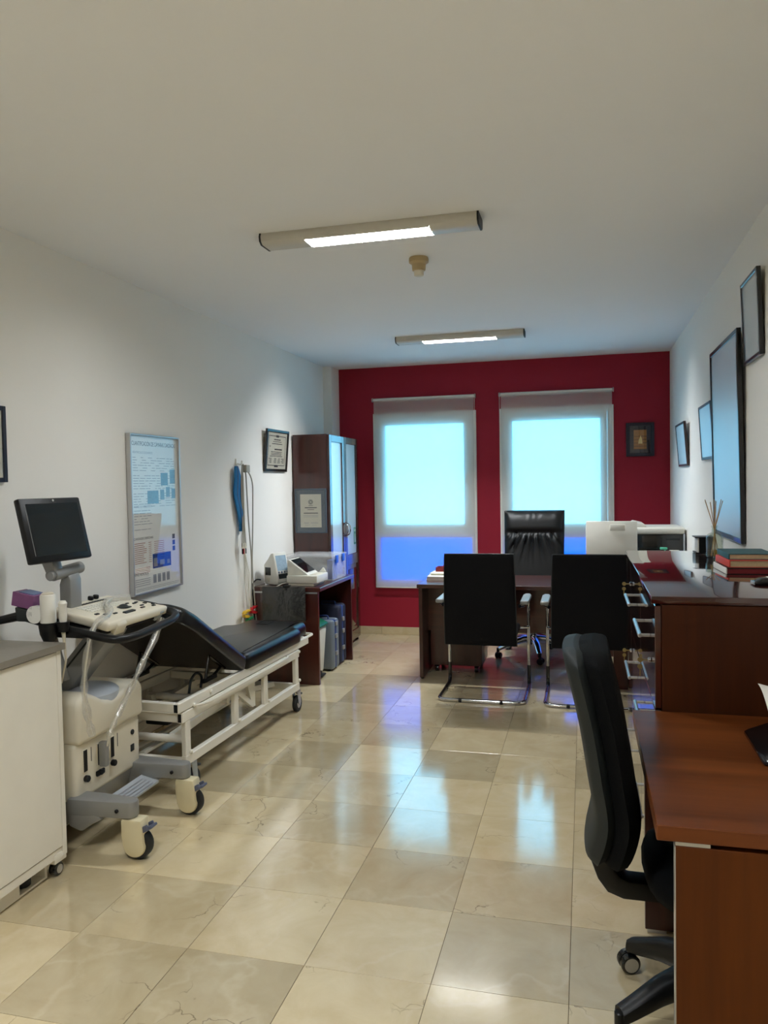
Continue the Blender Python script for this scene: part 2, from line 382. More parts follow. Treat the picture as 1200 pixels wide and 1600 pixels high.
# ================================================================== the room
floor = B(XL, XR, YF, YB, -.08, -.008).build('floor', 'grout', label='polished cream marble floor in square slabs', kind='structure')
P = .4024; J = .0008; X0 = -.458; Y0 = 3.03
tile_me = {}
i0 = math.floor((XL - X0) / P); j0 = math.floor((YF - Y0) / P)
for i in range(i0, math.ceil((XR - X0) / P)):
    for j in range(j0, math.ceil((YB - Y0) / P)):
        xa, xb = max(XL, X0 + i * P + J), min(XR, X0 + (i + 1) * P - J); ya, yb = max(YF, Y0 + j * P + J), min(YB, Y0 + (j + 1) * P - J)
        if xb - xa < .01 or yb - ya < .01: continue
        k = (round(xb - xa, 3), round(yb - ya, 3))
        if k not in tile_me:
            mb = MB(); hx, hy, e = (xb - xa) / 2, (yb - ya) / 2, .0003
            mb.raw([(-hx, -hy, -.012), (hx, -hy, -.012), (hx, hy, -.012), (-hx, hy, -.012), (-hx, -hy, -e), (hx, -hy, -e), (hx, hy, -e), (-hx, hy, -e),
                    (-hx + e, -hy + e, 0), (hx - e, -hy + e, 0), (hx - e, hy - e, 0), (-hx + e, hy - e, 0)],
                   [(0, 1, 5, 4), (1, 2, 6, 5), (2, 3, 7, 6), (3, 0, 4, 7), (4, 5, 9, 8), (5, 6, 10, 9), (6, 7, 11, 10), (7, 4, 8, 11), (8, 9, 10, 11)])
            me = bpy.data.meshes.new('tile'); me.from_pydata(mb.V, [], mb.F); me.materials.append(MT['marble']); tile_me[k] = me
        o = bpy.data.objects.new('tile', tile_me[k]); sc.collection.objects.link(o); o.parent = floor
        o.location = Vector(((xa + xb) / 2, (ya + yb) / 2, random.uniform(-.0003, 0))) - floor.location
B(XL - .1, XR + .1, YF - .1, YB + .15, ZC, ZC + .1).build('ceiling', 'ceil', label='plain white plaster ceiling', kind='structure')
B(XL - .1, XL, YF, YB, 0, ZC).build('wall_left', 'wall', label='white left wall', kind='structure')
B(XR, XR + .1, YF, YB, 0, ZC).build('wall_right', 'wall', label='white right wall', kind='structure')
B(XL - .1, XR + .1, YF - .1, YF, 0, ZC).build('wall_front', 'wall', label='white wall behind the camera', kind='structure')
WIN = [(-2.022, -1.002), (-.780, .262)]; WZ0, WZ1 = .467, 2.19
mb = MB(); y0, y1 = YB, YB + .15
xs = [XL - .1, WIN[0][0] + .02, WIN[0][1] - .02, WIN[1][0] + .02, WIN[1][1] - .02, XR + .1]
for a, b in ((0, 1), (2, 3), (4, 5)): mb.box(xs[a], xs[b], y0, y1, 0, ZC)
for a, b in ((1, 2), (3, 4)): mb.box(xs[a], xs[b], y0, y1, 0, WZ0 + .02); mb.box(xs[a], xs[b], y0, y1, WZ1 - .02, ZC)
mb.build('wall_back', 'red', label='deep crimson painted window wall', kind='structure')
B(XL, -2.375, 7.21, YB, 0, ZC).build('trim_1', 'wall', label='white boxed pillar in the far left corner', kind='structure')
def skirting(name, axis, a0, a1, c, sgn, lab):
    e = bpy.data.objects.new(name, None); sc.collection.objects.link(e); tag(e, lab, None, None, 'structure')
    a = a0; k = 0
    while a < a1 - .02:
        b = min(a + .4024, a1)
        q = (a + .0008, b - .0008, c, c + sgn * .012) if axis == 'x' else (c, c + sgn * .012, a + .0008, b - .0008)
        x0, x1, yy0, yy1 = min(q[:2]), max(q[:2]), min(q[2:]), max(q[2:])
        B(x0, x1, yy0, yy1, 0, .075, b=.002, seg=1).build('skirting_tile', 'marble', e); a = b
skirting('baseboard_back', 'x', -2.375, XR, YB, -1, 'cream marble skirting under the crimson wall')
skirting('baseboard_left', 'y', 1.2, 7.2, XL, 1, 'cream marble skirting along the left wall')
skirting('baseboard_right', 'y', 1.2, 7.43, XR, -1, 'cream marble skirting along the right wall')

# ---- windows with glass, blue lower pane and roller blind
def window(n, xa, xb, lab, hx, lab2, flip):
    t = T('window_%d' % n, lab, None, ((xa + xb) / 2, YB, WZ0)); t['kind'] = 'structure'
    ya, yb = YB - .022, YB + .05; f = .055; zt = 1.0
    mb = MB()
    mb.box(xa, xa + f, ya, yb, WZ0, WZ1, .004); mb.box(xb - f, xb, ya, yb, WZ0, WZ1, .004)
    mb.box(xa + f - .003, xb - f + .003, ya, yb, WZ1 - f, WZ1, .004); mb.box(xa + f - .003, xb - f + .003, ya, yb, WZ0, WZ0 + .078, .004)
    mb.box(xa + f - .003, xb - f + .003, ya, yb, zt - .035, zt + .03, .004)
    mb.build('window_frame', 'pvc', t)
    sx0, sx1, sz0, sz1 = xa + f + .004, xb - f - .004, zt + .034, WZ1 - f - .004; g = .062
    mb = MB(); yc, yd = YB - .03, YB + .03
    mb.box(sx0, sx0 + g, yc, yd, sz0, sz1, .005); mb.box(sx1 - g, sx1, yc, yd, sz0, sz1, .005)
    mb.box(sx0 + g - .003, sx1 - g + .003, yc, yd, sz0, sz0 + g, .005); mb.box(sx0 + g - .003, sx1 - g + .003, yc, yd, sz1 - g, sz1, .005)
    s = mb.build('sash', 'pvc', t)
    B(sx0 + g - .004, sx1 - g + .004, YB + .004, YB + .010, sz0 + g - .004, sz1 - g + .004).build('pane', 'glass', s)
    hz = 1.57
    mb = MB().box(hx - .014, hx + .014, yc - .004, yc, hz - .03, hz + .04, .002)
    mb.cyl((hx, yc, hz + .02), (hx, yc - .008, hz + .02), .009)
    mb.box(hx - .010 , hx + .010, yc - .0145, yc - .006, hz - .085, hz + .03, .004, rot=(0, R(8) * flip, 0))
    mb.build('handle', 'pvc', s)
    B(xa + f - .004, xb - f + .004, YB + .004, YB + .010, WZ0 + .07, zt - .03).build('pane', 'bluefilm', t)
    return t
window(1, *WIN[0], 'left white window of two, with a blue lower pane', -1.105, '', 1)
window(2, *WIN[1], 'right white window of two, with a blue lower pane', -.726, '', -1)

def blind(xa, xb, lab, chain_x):
    t = T('roller_blind', lab, 'blind', ((xa + xb) / 2, YB - .05, WZ0), 'roller blinds on the windows')
    y = YB - .058; zt = 2.322
    MB().cyl((xa + .012, y + .016, zt), (xb - .012, y + .016, zt), .016).build('tube', 'tubew', t)
    for x in (xa + .004, xb - .004): MB().cyl((x - .006, y + .016, zt), (x + .006, y + .016, zt), .021).box(x - .004, x + .004, y + .016, YB, zt - .018, zt + .018, .002).build('bracket', 'alu', t)
    def fn(u, v):
        z = zt - .004 + (WZ0 + .012 - zt) * v
        return Vector((xa + .02 + (xb - xa - .035) * u, y - .004 + .0025 * math.sin(u * 9 + v * 3) * v, z))
    mb = MB().grid(fn, 16, 16); n = len(mb.V)
    mb.build('fabric', 'blind', t)
    B(xa + .02, xb - .015, y - .009, y + .001, WZ0 + .004, WZ0 + .018, .004).build('bottom_bar', 'tubew', t)
    MB().tube([(chain_x, y - .012, zt), (chain_x + .002, y - .016, 1.5), (chain_x, y - .014, 1.42), (chain_x - .002, y - .008, 1.5), (chain_x, y - .004, zt)], .0022, 6).build('pull_chain', 'tubew', t)
blind(WIN[0][0], WIN[0][1], 'lowered white roller blind over the left window', WIN[0][1] - .006)
blind(WIN[1][0], WIN[1][1], 'lowered white roller blind over the right window', WIN[1][0] + .008)

# ---- ceiling lamps
def lamp(cx, cy, lab, L=1.0, rz=0., glow='lampglow', blades=(-.0195, .0195), deep=.040):
    t = T('ceiling_lamp', lab, 'lamp', (cx, cy, ZC), 'bar lamps on the ceiling')
    solid = [(cy + a, ZC - b) for a, b in ((-.062, 0), (-.068, .016), (-.064, .036), (-.046, .048), (.046, .048), (.064, .036), (.068, .016), (.062, 0))]
    cap = [(cy + a, ZC - b) for a, b in ((-.062, 0), (-.068, .016), (-.064, .040), (-.060, .046), (-.058, .046), (-.058, .028), (.058, .028), (.058, .046), (.060, .046), (.064, .040), (.068, .016), (.062, 0))]
    h = L / 2; g = .285
    MB().prism(cap, 'x', cx - g, cx + g).prism(solid, 'x', cx - h + .008, cx - g).prism(solid, 'x', cx + g, cx + h - .008).build('housing', 'lampgrey', t)
    for x in (cx - h, cx + h - .008): MB().prism([(cy + (a - cy) * 1.04, ZC + (b - ZC) * 1.03) for a, b in solid], 'x', x, x + .008).build('end_cap', 'dkgrey', t)
    B(cx - g + .002, cx + g - .002, cy - .0575, cy + .0575, ZC - .0305, ZC - .0285).build('light_tray', glow, t)
    lv = MB()
    for y in blades: lv.box(cx - g + .002, cx + g - .002, cy + y - .0006, cy + y + .0006, ZC - deep, ZC - .031)
    for k in range(38): x = cx - g + .012 + (2 * g - .024) * k / 37; lv.box(x - .0006, x + .0006, cy - .0575, cy + .0575, ZC - .0465, ZC - .0450)
    o = lv.build('louvre', 'louvre', t); o['kind'] = 'stuff'
    t.rotation_euler.z = rz
lamp(-.925, 3.385, 'silver grey bar lamp nearest the camera, glowing in its middle')
lamp(-.93, 6.02, 'silver grey bar lamp nearer the crimson wall, glowing in its middle', glow='lampglow2', blades=(-.038, -.019, 0, .019, .038), deep=.0435)
lamp(-.925, .75, 'silver grey bar lamp overhead in front of the camera, out of view', glow='lampglow3')
MB().lathe([(.048, 0), (.050, -.006), (.050, -.024), (.040, -.030), (.036, -.034), (.034, -.062), (.030, -.066)][::-1], (-.81, 3.92, ZC), 28).build('smoke_detector', 'beige', label='small beige smoke detector on the ceiling', cat='detector')
sd = bpy.data.objects['smoke_detector']
MB().lathe([(.016, -.094), (.024, -.090), (.025, -.072), (.028, -.067)], (-.81, 3.92, ZC), 24).build('sensor_head', 'cream', None)
so = bpy.data.objects['sensor_head']; so.location = so.location - sd.location; so.parent = sd

# ================================================================== pictures
def picture(name, lab, cat, a0, a1, z0, z1, wall, fw, fm, paper, tilt=0., depth=.018, mount=None, content=None, base=None, mw=.0, group=None, pane=None):
    ax = {'L': (XL, None), 'R': (XR, None), 'B': (None, YB)}[wall] if base is None else base
    c = (a0 + a1) / 2; W = abs(a1 - a0); Hh = z1 - z0
    t = T(name, lab, cat, (0, 0, 0), group)
    mb = MB(); h = W / 2
    for x0, x1, za, zb in ((-h, -h + fw, 0, Hh), (h - fw, h, 0, Hh), (-h + fw, h - fw, 0, fw), (-h + fw, h - fw, Hh - fw, Hh)): mb.box(x0, x1, -depth, 0, za, zb, .002, 1)
    mb.build('frame', fm, t)
    B(-h + fw - .002, h - fw + .002, -depth * .5, -.002, fw - .002, Hh - fw + .002).build('backing' if mount else 'print', mount or paper, t)
    yy = -depth * .5 - .0008
    if mount:
        B(-h + fw + mw, h - fw - mw, yy - .0012, yy, fw + mw, Hh - fw - mw).build('print', paper, t); yy -= .0020
    if content: content(t, W, Hh, yy)
    B(-h + fw - .001, h - fw + .001, -depth * .5 - .006, -depth * .5 - .0045, fw - .001, Hh - fw + .001).build('glass_pane', pane or ('matglass' if wall == 'R' else 'glass'), t)
    if wall == 'L': t.location = (ax[0] + .002, c, z0); t.rotation_euler = (tilt, 0, PI / 2)
    elif wall == 'R': t.location = (ax[0] - .002, c, z0); t.rotation_euler = (tilt, 0, -PI / 2)
    else: t.location = (c, ax[1] - .002, z0); t.rotation_euler = (tilt, 0, 0)
    return t

def bars(t, rows, y, m, name='printed_lines'):
    mb = MB()
    for x0, x1, z, hh in rows: mb.raw([(x0, y, z), (x1, y, z), (x1, y, z + hh), (x0, y, z + hh)], [(0, 1, 2, 3)])
    o = mb.build(name, m, t)
    if len(rows) > 1: o['kind'] = 'stuff'
    return o

def poster(t, W, Hh, y):
    h = W / 2 - .02; rnd = random.Random(3)
    text('CUANTIFICACIÓN DE CÁMARAS CARDÍACAS', .034, 0, Hh - .055, y, 'ink', t, width=W - .07)
    text('VENTRÍCULO IZQUIERDO', .018, -h + .02, Hh - .105, y, 'greyink', t, 'LEFT', width=.21)
    text('AURÍCULA IZQUIERDA', .018, -h + .02, .50, y, 'greyink', t, 'LEFT', width=.19)
    text('CAVIDADES DERECHAS', .019, -h + .01, .318, y, 'ink', t, 'LEFT', width=.20)
    text('RAÍZ AÓRTICA', .019, -h + .01, .115, y, 'ink', t, 'LEFT', width=.14)
    rows = []
    for z0, n, x0, x1 in ((Hh - .135, 20, -h + .02, h - .03), (.475, 8, -h + .02, h - .28)):
        for k in range(n):
            z = z0 - k * .0118 * (1.25 if n > 10 else 1.3); x = x0
            if k % 7 == 6: continue
            while x < x1 - .03:
                l = rnd.uniform(.02, .07); rows.append((x, min(x + l, x1), z, .003)); x += l + rnd.choice((.008, .012, .05))
    bars(t, rows, y, 'greyink')
    rows = []
    for k in range(11): rows.append((-h + .015, -h + .015 + rnd.uniform(.09, .13), .29 - k * .0112, .0035))
    for k in range(11): rows.append((-h + .16, -h + .16 + .03, .29 - k * .0112, .003)); rows.append((-h + .22, -h + .33, .29 - k * .0112, .003))
    for k in range(4): rows.append((-h + .015, -h + .17, .148 - k * .009 + .0, .003))
    bars(t, rows, y, 'redink')
    bars(t, [(-h + .015, -h + .17, .085 - k * .012, .003) for k in range(4)] + [(-h + .02, h - .01, .030 - k * .009, .0022) for k in range(2)], y, 'greyink')
    bars(t, [(-h + .20, -h + .405, .135, .085)], y, 'blueprint', 'printed_picture')
    bars(t, [(-h + .21, -h + .25, .145, .05), (-h + .28, -h + .33, .15, .03), (-h + .36, -h + .39, .15, .025)], y - .0006, 'greyink', 'printed_lines')
    for x0, z0, ww, hh, mm in ((h - .19, .62, .08, .075, 'greyprint'), (h - .085, .63, .06, .085, 'greyprint'), (h - .34, .515, .12, .075, 'greyprint'), (h - .20, .535, .045, .06, 'greyprint'), (h - .135, .55, .045, .06, 'greyprint'), (h - .07, .54, .045, .06, 'greyprint'),
                               (h - .075, .295, .03, .028, 'ink'), (h - .075, .258, .03, .028, 'blueprint'), (h - .075, .222, .03, .028, 'blueprint')):
        bars(t, [(x0, x0 + ww, z0, hh)], y, mm, 'printed_picture')
    bars(t, [(-h + .20 + .05 * k, -h + .235 + .05 * k, .05, .05) for k in range(4)], y, 'greyink', 'printed_lines')

picture('medical_poster', 'tall silver-framed heart measurement poster above the exam couch', 'poster', 3.808, 4.35, .893, 1.806, 'L', .011, 'alu', 'paper', 0, .03, content=poster)

def diploma(t, W, Hh, y):
    h = W / 2; rnd = random.Random(5)
    bars(t, [(-h + .055, h - .055, Hh - .055, .006), (-h + .055, h - .055, .047, .006), (-h + .05, -h + .056, .05, Hh - .1), (h - .056, h - .05, .05, Hh - .1), (-.03, .03, Hh - .062, .018), (-.04, .04, .036, .018)], y, 'ink', 'printed_border')
    rows = [(-.07, .07, Hh - .085, .008), (-.09, .09, Hh - .10, .005), (-.11, .11, Hh - .118, .006), (-h + .075, -h + .10, Hh - .14, .006), (-.05, .11, Hh - .165, .011)]
    rows += [(-.14 + rnd.uniform(0, .03), .14 - rnd.uniform(0, .04), Hh - .182 - .012 * k, .005) for k in range(4)]
    for cx in (-.13, -.03, .05, .13): rows += [(cx - .03 + rnd.uniform(0, .02), cx + .03, .07 + .011 * k, .005) for k in range(4)]
    bars(t, rows, y, 'ink')
picture('diploma', 'black-framed diploma on the left wall beside the tall cabinet', 'picture', 5.70, 6.16, 1.615, 1.955, 'L', .022, 'frameblk', 'cpaper', R(5), .02, content=diploma)

def certificate(t, W, Hh, y):
    mb = MB(); cz = Hh - .115
    for r0, r1 in ((.017, .021), (.008, .013)):
        V = []; n = 28
        for k in range(n):
            a = 2 * PI * k / n; V += [(r0 * math.cos(a), y, cz + r0 * math.sin(a)), (r1 * math.cos(a), y, cz + r1 * math.sin(a))]
        mb.raw(V, [(2 * k, 2 * k + 1, (2 * k + 3) % (2 * n), (2 * k + 2) % (2 * n)) for k in range(n)])
    mb.raw([(-.022, y, cz - .033), (.022, y, cz - .033), (.018, y, cz - .029), (-.018, y, cz - .029)], [(0, 1, 2, 3)])
    mb.build('printed_emblem', 'ink', t)
    bars(t, [(-.055, .055, Hh - .168, .007), (-.03, .03, Hh - .183, .004), (-.065, .065, Hh - .215, .007)], y, 'ink')
    bars(t, [(-.068, .068, Hh - .232, .003), (-.068, .068, Hh - .245, .003), (-.065, -.02, .085, .004), (0, .065, .085, .004), (-.055, -.01, .068, .002), (.01, .05, .066, .002)], y, 'greyink')
CABX, CABY0, CABY1, CABH = -2.115, 6.325, 7.18, 1.935
picture('certificate', 'blue-grey framed certificate with emblem fixed on the tall cabinet side', 'picture', -2.432, -2.145, 1.085, 1.468, 'B', .012, 'frameblue', 'cpaper', 0, .014, mount='frameblue', content=certificate, base=(None, CABY0), mw=.036)
picture('picture_frame', 'dark frame cut off by the left photo edge above the sink', 'picture', 2.42, 2.876, 1.535, 1.866, 'L', .02, 'navy', 'cpaper', 0, .018)
picture('picture_frame', 'black frame hung highest on the right wall', 'picture', 3.63, 3.98, 2.025, 2.40, 'R', .016, 'frameblk', 'cpaper', R(2.5), .02)
picture('picture_frame', 'tall large black-framed print on the right wall', 'picture', 4.03, 4.85, 1.18, 2.215, 'R', .024, 'frameblk', 'bluepaper', R(1.2), .022)
picture('picture_frame', 'brown frame on right wall just beyond the tall print', 'picture', 4.88, 5.36, 1.615, 1.955, 'R', .016, 'framemaho', 'bluepaper', R(3.5), .018)
picture('picture_frame', 'small dark frame on right wall nearest the crimson wall', 'picture', 6.09, 6.62, 1.595, 1.925, 'R', .016, 'framemaho', 'bluepaper', R(4.5), .018)
def boat(t, W, Hh, y):
    bars(t, [(-.055, .055, .09 + k * .03, .004) for k in range(4)], y, 'framemaho')
    MB().raw([(-.018, y - .001, .115), (.020, y - .001, .115), (.016, y - .001, .16), (.004, y - .001, .19), (-.012, y - .001, .15)], [(0, 1, 2, 3, 4)]).build('printed_sail', 'sail', t)
picture('small_picture', 'small navy-framed amber boat picture on the crimson wall', 'picture', .370, .614, 1.708, 2.014, 'B', .03, 'navy', 'amber', 0, .03, mount='navy', content=boat, mw=.036)

# ================================================================== left side: tall cabinet, side desk
t = T('tall_cabinet', 'tall mahogany cabinet with two frosted glass doors in the far left corner', 'cabinet', ((XL + CABX) / 2, (CABY0 + CABY1) / 2, 0))
x0, x1, ya, yb, zh = XL + .014, CABX - .022, CABY0, CABY1, CABH
mb = MB().box(x0, x1, ya, ya + .02, 0, zh).box(x0, x1, yb - .02, yb, 0, zh).box(x0, x1, ya + .02, yb - .02, zh - .02, zh).box(x0, x1, ya + .02, yb - .02, .05, .07).box(x0, x0 + .01, ya + .02, yb - .02, .07, zh - .02).box(x1 - .03, x1 - .015, ya + .02, yb - .02, 0, .05)
mb.build('carcass', 'maho_z', t)
for z in (.75, 1.15, 1.5): B(x0 + .01, x1 - .01, ya + .02, yb - .02, z, z + .018).build('shelf', 'maho_y', t)
ym = (ya + yb) / 2
for k, (a, b) in enumerate(((ya + .002, ym - .002), (ym + .002, yb - .002))):
    fw = .062; zb, zt, zm = .035, zh - .003, .80
    mb = MB().box(x1 + .001, CABX, a, a + fw, zb, zt, .003, 1).box(x1 + .001, CABX, b - fw, b, zb, zt, .003, 1)
    for z0, z1 in ((zb, zb + .09), (zm - .05, zm + .05), (zt - fw, zt)): mb.box(x1 + .001, CABX, a + fw - .002, b - fw + .002, z0, z1, .003, 1)
    d = mb.build('door', 'polishz', t)
    B(x1 + .006, x1 + .011, a + fw - .004, b - fw + .004, zm + .046, zt - fw + .004).build('door_pane', 'frosted', d)
    MB().box(x1 + .004, CABX - .008, a + fw - .004, b - fw + .004, zb + .086, zm - .046).box(x1 + .006, CABX - .001, a + fw + .03, b - fw - .03, zb + .13, zm - .09, .008, 2).build('door_panel', 'polishz', d)
    hy = b - .03 if k == 0 else a + .03
    MB().tube(rp([(CABX, hy, 1.03), (CABX + .03, hy, 1.045), (CABX + .038, hy, 1.09), (CABX + .03, hy, 1.135), (CABX, hy, 1.15)], .03), .005, 8).build('door_handle', 'chrome', d)
    if k == 1:
        st = B(x1 + .0112, x1 + .0125, b - fw - .075, b - fw - .01, .93, 1.09).build('sticker', 'signgreen', d); st['label'] = 'green sticker with white cross and figure'
        xx = x1 + .0132; yc = b - fw - .042
        MB().raw([(xx, yc - .005, 1.045), (xx, yc + .005, 1.045), (xx, yc + .005, 1.08), (xx, yc - .005, 1.08)], [(0, 1, 2, 3)]).raw([(xx, yc - .018, 1.057), (xx, yc + .018, 1.057), (xx, yc + .018, 1.067), (xx, yc - .018, 1.067)], [(0, 1, 2, 3)]).raw([(xx, yc - .012, .95), (xx, yc + .012, .95), (xx, yc + .006, 1.03), (xx, yc - .006, 1.03)], [(0, 1, 2, 3)]).build('sticker_mark', 'paper', d)

SX, SY0, SY1, SZ = -1.912, 5.44, 6.32, .733
t = T('side_desk', 'mahogany side desk along the left wall carrying medical devices', 'desk', ((XL + SX) / 2, (SY0 + SY1) / 2, 0))
B(XL + .012, SX, SY0, SY1, SZ - .03, SZ, .003, 1).build('desk_top', 'maho_y', t)
B(XL + .014, SX - .02, SY0 + .006, SY0 + .034, 0, SZ - .03, .002, 1).build('side_panel', 'maho_z', t)
B(XL + .014, SX - .02, SY1 - .034, SY1 - .006, 0, SZ - .03, .002, 1).build('side_panel', 'maho_z', t)
B(XL + .10, XL + .118, SY0 + .034, SY1 - .034, .28, SZ - .03).build('back_panel', 'maho_y', t)
B(-2.44, SX - .024, SY0 - .0005, SY0 + .0055, SZ - .046, SZ - .034).build('edge_strip', 'alu', t)

# patient monitor
t = T('patient_monitor', 'cream box-shaped patient monitor on the side desk by the wall', 'monitor', (-2.34, 5.62, SZ))
prof = [(-2.405, SZ + .02), (-2.405, SZ + .155), (-2.36, SZ + .20), (-2.325, SZ + .245), (-2.295, SZ + .250), (-2.245, SZ + .03), (-2.25, SZ + .004), (-2.30, SZ + .002), (-2.39, SZ + .002)]
MB().prism(prof, 'y', 5.55, 5.69, .012, 2).build('housing', 'devwhite', t)
q = Vector((-2.2955, 0, SZ + .2475)); p = Vector((-2.2455, 0, SZ + .032)); d = (q - p); n_ = Vector((d.z, 0, -d.x)).normalized()
def facequad(a, b, y0, y1, off): return [tuple(p + d * a + n_ * off + Vector((0, y0, 0))), tuple(p + d * a + n_ * off + Vector((0, y1, 0))), tuple(p + d * b + n_ * off + Vector((0, y1, 0))), tuple(p + d * b + n_ * off + Vector((0, y0, 0)))]
MB().raw(facequad(.36, .90, 5.565, 5.675, .0015), [(0, 1, 2, 3)]).build('display', 'lcd', t)
MB().raw(facequad(.08, .25, 5.565, 5.675, .0015), [(0, 1, 2, 3)]).build('lower_display', 'screen', t)
for yk in (5.575, 5.605, 5.635, 5.665): MB().cyl(p + d * .305 + Vector((0, yk, 0)), p + d * .305 + n_ * .004 + Vector((0, yk, 0)), .009, n=10).build('button', 'bluegrey', t)
B(-2.385, -2.325, 5.5485, 5.5515, SZ + .075, SZ + .135).build('paper_slot', 'screen', t)
MB().prism([(-2.38, SZ + .055), (-2.33, SZ + .06), (-2.34, SZ + .02), (-2.35, SZ + .02)], 'y', 5.5485, 5.5515).build('vent_panel', 'cream', t)
t.rotation_euler.z = R(-24); t.location.x += .005
MB().tube(rp([(-2.435, 5.55, SZ + .04), (-2.45, 5.50, SZ + .05), (-2.452, 5.425, SZ + .02), (-2.447, 5.424, SZ - .06), (-2.43, 5.42, .45), (-2.40, 5.42, .2)], .03), .005, 8).build('power_cord', 'black', None, 'black cord dropping from the patient monitor behind the side desk', 'cord')

# ECG recorder with tilted screen
t = T('ecg_recorder', 'cream flat recorder with a tilted dark screen on the side desk', 'medical device', (-2.11, 5.62, SZ))
MB().box(-2.202, -1.955, 5.50, 5.76, SZ + .022, SZ + .082, .008).build('housing', 'devwhite', t)
MB().box(-2.19, -1.985, 5.51, 5.75, SZ + .001, SZ + .021, .003).build('base_plate', 'cream', t)
MB().prism([(-2.200, SZ + .078), (-2.202, SZ + .196), (-2.186, SZ + .199), (-2.030, SZ + .084), (-2.04, SZ + .078)], 'y', 5.52, 5.74, .005, 2).build('screen_housing', 'devwhite', t)
a = Vector((-2.178, 0, SZ + .1942)); b = Vector((-2.052, 0, SZ + .1012)); nn = Vector((.59, 0, .80)) * .0025
MB().raw([a + nn + Vector((0, 5.54, 0)), b + nn + Vector((0, 5.54, 0)), b + nn + Vector((0, 5.725, 0)), a + nn + Vector((0, 5.725, 0))], [(0, 1, 2, 3)]).build('display', 'lcd', t).active_material = MT['screen']
B(-2.025, -1.975, 5.54, 5.72, SZ + .0815, SZ + .0845, .001, 1).build('paper_cover', 'cream', t)
MB().tube(rp([(-2.195, 5.505, SZ + .03), (-2.23, 5.47, SZ + .02), (-2.26, 5.435, SZ + .004), (-2.262, 5.428, SZ - .02)], .01), .0028, 6).build('thin_cable', 'wcable', None, 'thin white cable over the side desk front edge', 'cable')

# clear storage box with blue latches
t = T('storage_box', 'clear plastic storage box with blue latches behind the recorder', 'box', (-2.13, 6.0, SZ))
bx = (-2.36, -1.945, 5.84, 6.20); z0, z1 = SZ + .002, SZ + .185
mb = MB().box(bx[0], bx[1], bx[2], bx[2] + .003, z0, z1).box(bx[0], bx[1], bx[3] - .003, bx[3], z0, z1).box(bx[0], bx[0] + .003, bx[2], bx[3], z0, z1).box(bx[1] - .003, bx[1], bx[2], bx[3], z0, z1).box(bx[0], bx[1], bx[2], bx[3], z0, z0 + .003)
mb.build('tub', 'boxclear', t)
B(bx[0] - .008, bx[1] + .008, bx[2] - .008, bx[3] + .008, z1, z1 + .018, .006).build('lid', 'boxclear', t)
for yk in (5.93, 6.10): B(bx[1] + .003, bx[1] + .014, yk - .03, yk + .03, z1 - .05, z1 + .014, .004).build('latch', 'latch', t)
def blob(c, r, name, m, lab, cat, sd):
    rnd = random.Random(sd); mb = MB()
    bm = bmesh.new(); bmesh.ops.create_icosphere(bm, subdivisions=3, radius=1)
    for v in bm.verts:
        k = 1 + .22 * math.sin(v.co.x * 5 + sd) * math.sin(v.co.y * 6 + 2 * sd) + .12 * math.sin(v.co.z * 11 + sd); v.co = Vector((v.co.x * r[0] * k + c[0], v.co.y * r[1] * k + c[1], v.co.z * r[2] * k + c[2]))
    mb._add(bm); return mb.build(name, m, None, lab, cat)
blob((-2.10, 5.98, SZ + .065), (.085, .08, .05), 'plastic_bag', 'sleeve', 'crumpled clear plastic bag inside the storage box', 'bag', 3)
MB().box(-2.01, -1.955, 5.90, 5.99, SZ + .006, SZ + .16, .003).build('blue_packet', 'latch', None, 'upright blue packet inside the storage box', 'packet')
MB().prism([(-2.02, SZ + .086), (-1.965, SZ + .086), (-1.98, SZ + .115), (-1.99, SZ + .12)], 'y', 5.735, 5.745).build('folded_leaflet', 'paper', None, 'small folded pale leaflet standing on the recorder', 'leaflet')

# plastic wrapped panel clipped on the desk front
t = T('wrapped_panel', 'dark panel wrapped in clear plastic hanging at the side desk front', 'panel', (-2.19, 5.40, .48))
B(-2.365, -2.02, 5.405, 5.425, .485, .742, .009, 3).build('panel', 'black', t)
def fn(u, v):
    x = -2.374 + .362 * u; z = .476 + .274 * v
    return Vector((x, 5.398 + .003 * math.sin(u * 17 + v * 8) * math.sin(v * 9 + 2), z))
MB().grid(fn, 20, 14).build('plastic_wrap', 'film', t)
MB().box(-2.19, -2.14, 5.39, 5.436, .735, .752, .003).tube([(-2.165, 5.40, .745), (-2.165, 5.395, .715)], .006, 8).build('clip', 'black', t)

# pedal bin and cases under the desk
t = T('pedal_bin', 'white pedal bin with green lid under the side desk', 'bin', (-2.13, 5.68, 0))
V = []
for z, k in ((.012, .86), (.40, 1.0)): V.append(([(-2.13 - .13 * k, z), (-2.13 + .13 * k, z)], k))
mb = MB(); bm = bmesh.new(); bmesh.ops.create_cube(bm, size=1)
for v in bm.verts:
    k = .82 if v.co.z < 0 else 1.; v.co = Vector((-2.13 + v.co.x * .27 * k, 5.68 + v.co.y * .30 * k, .015 + (v.co.z + .5) * .38))
bmesh.ops.bevel(bm, geom=list(bm.edges), offset=.025, segments=3, profile=.5, affect='EDGES'); mb._add(bm).build('bin_body', 'binwhite', t)
MB().prism([(-2.275, .392), (-2.275, .405), (-2.20, .45), (-2.06, .445), (-1.985, .405), (-1.985, .392)], 'y', 5.525, 5.835, .012, 2).build('lid', 'green', t)
MB().box(-2.03, -1.975, 5.63, 5.73, .012, .026, .006).box(-2.06, -2.0, 5.66, 5.70, .010, .05, .006).build('pedal', 'black', t)

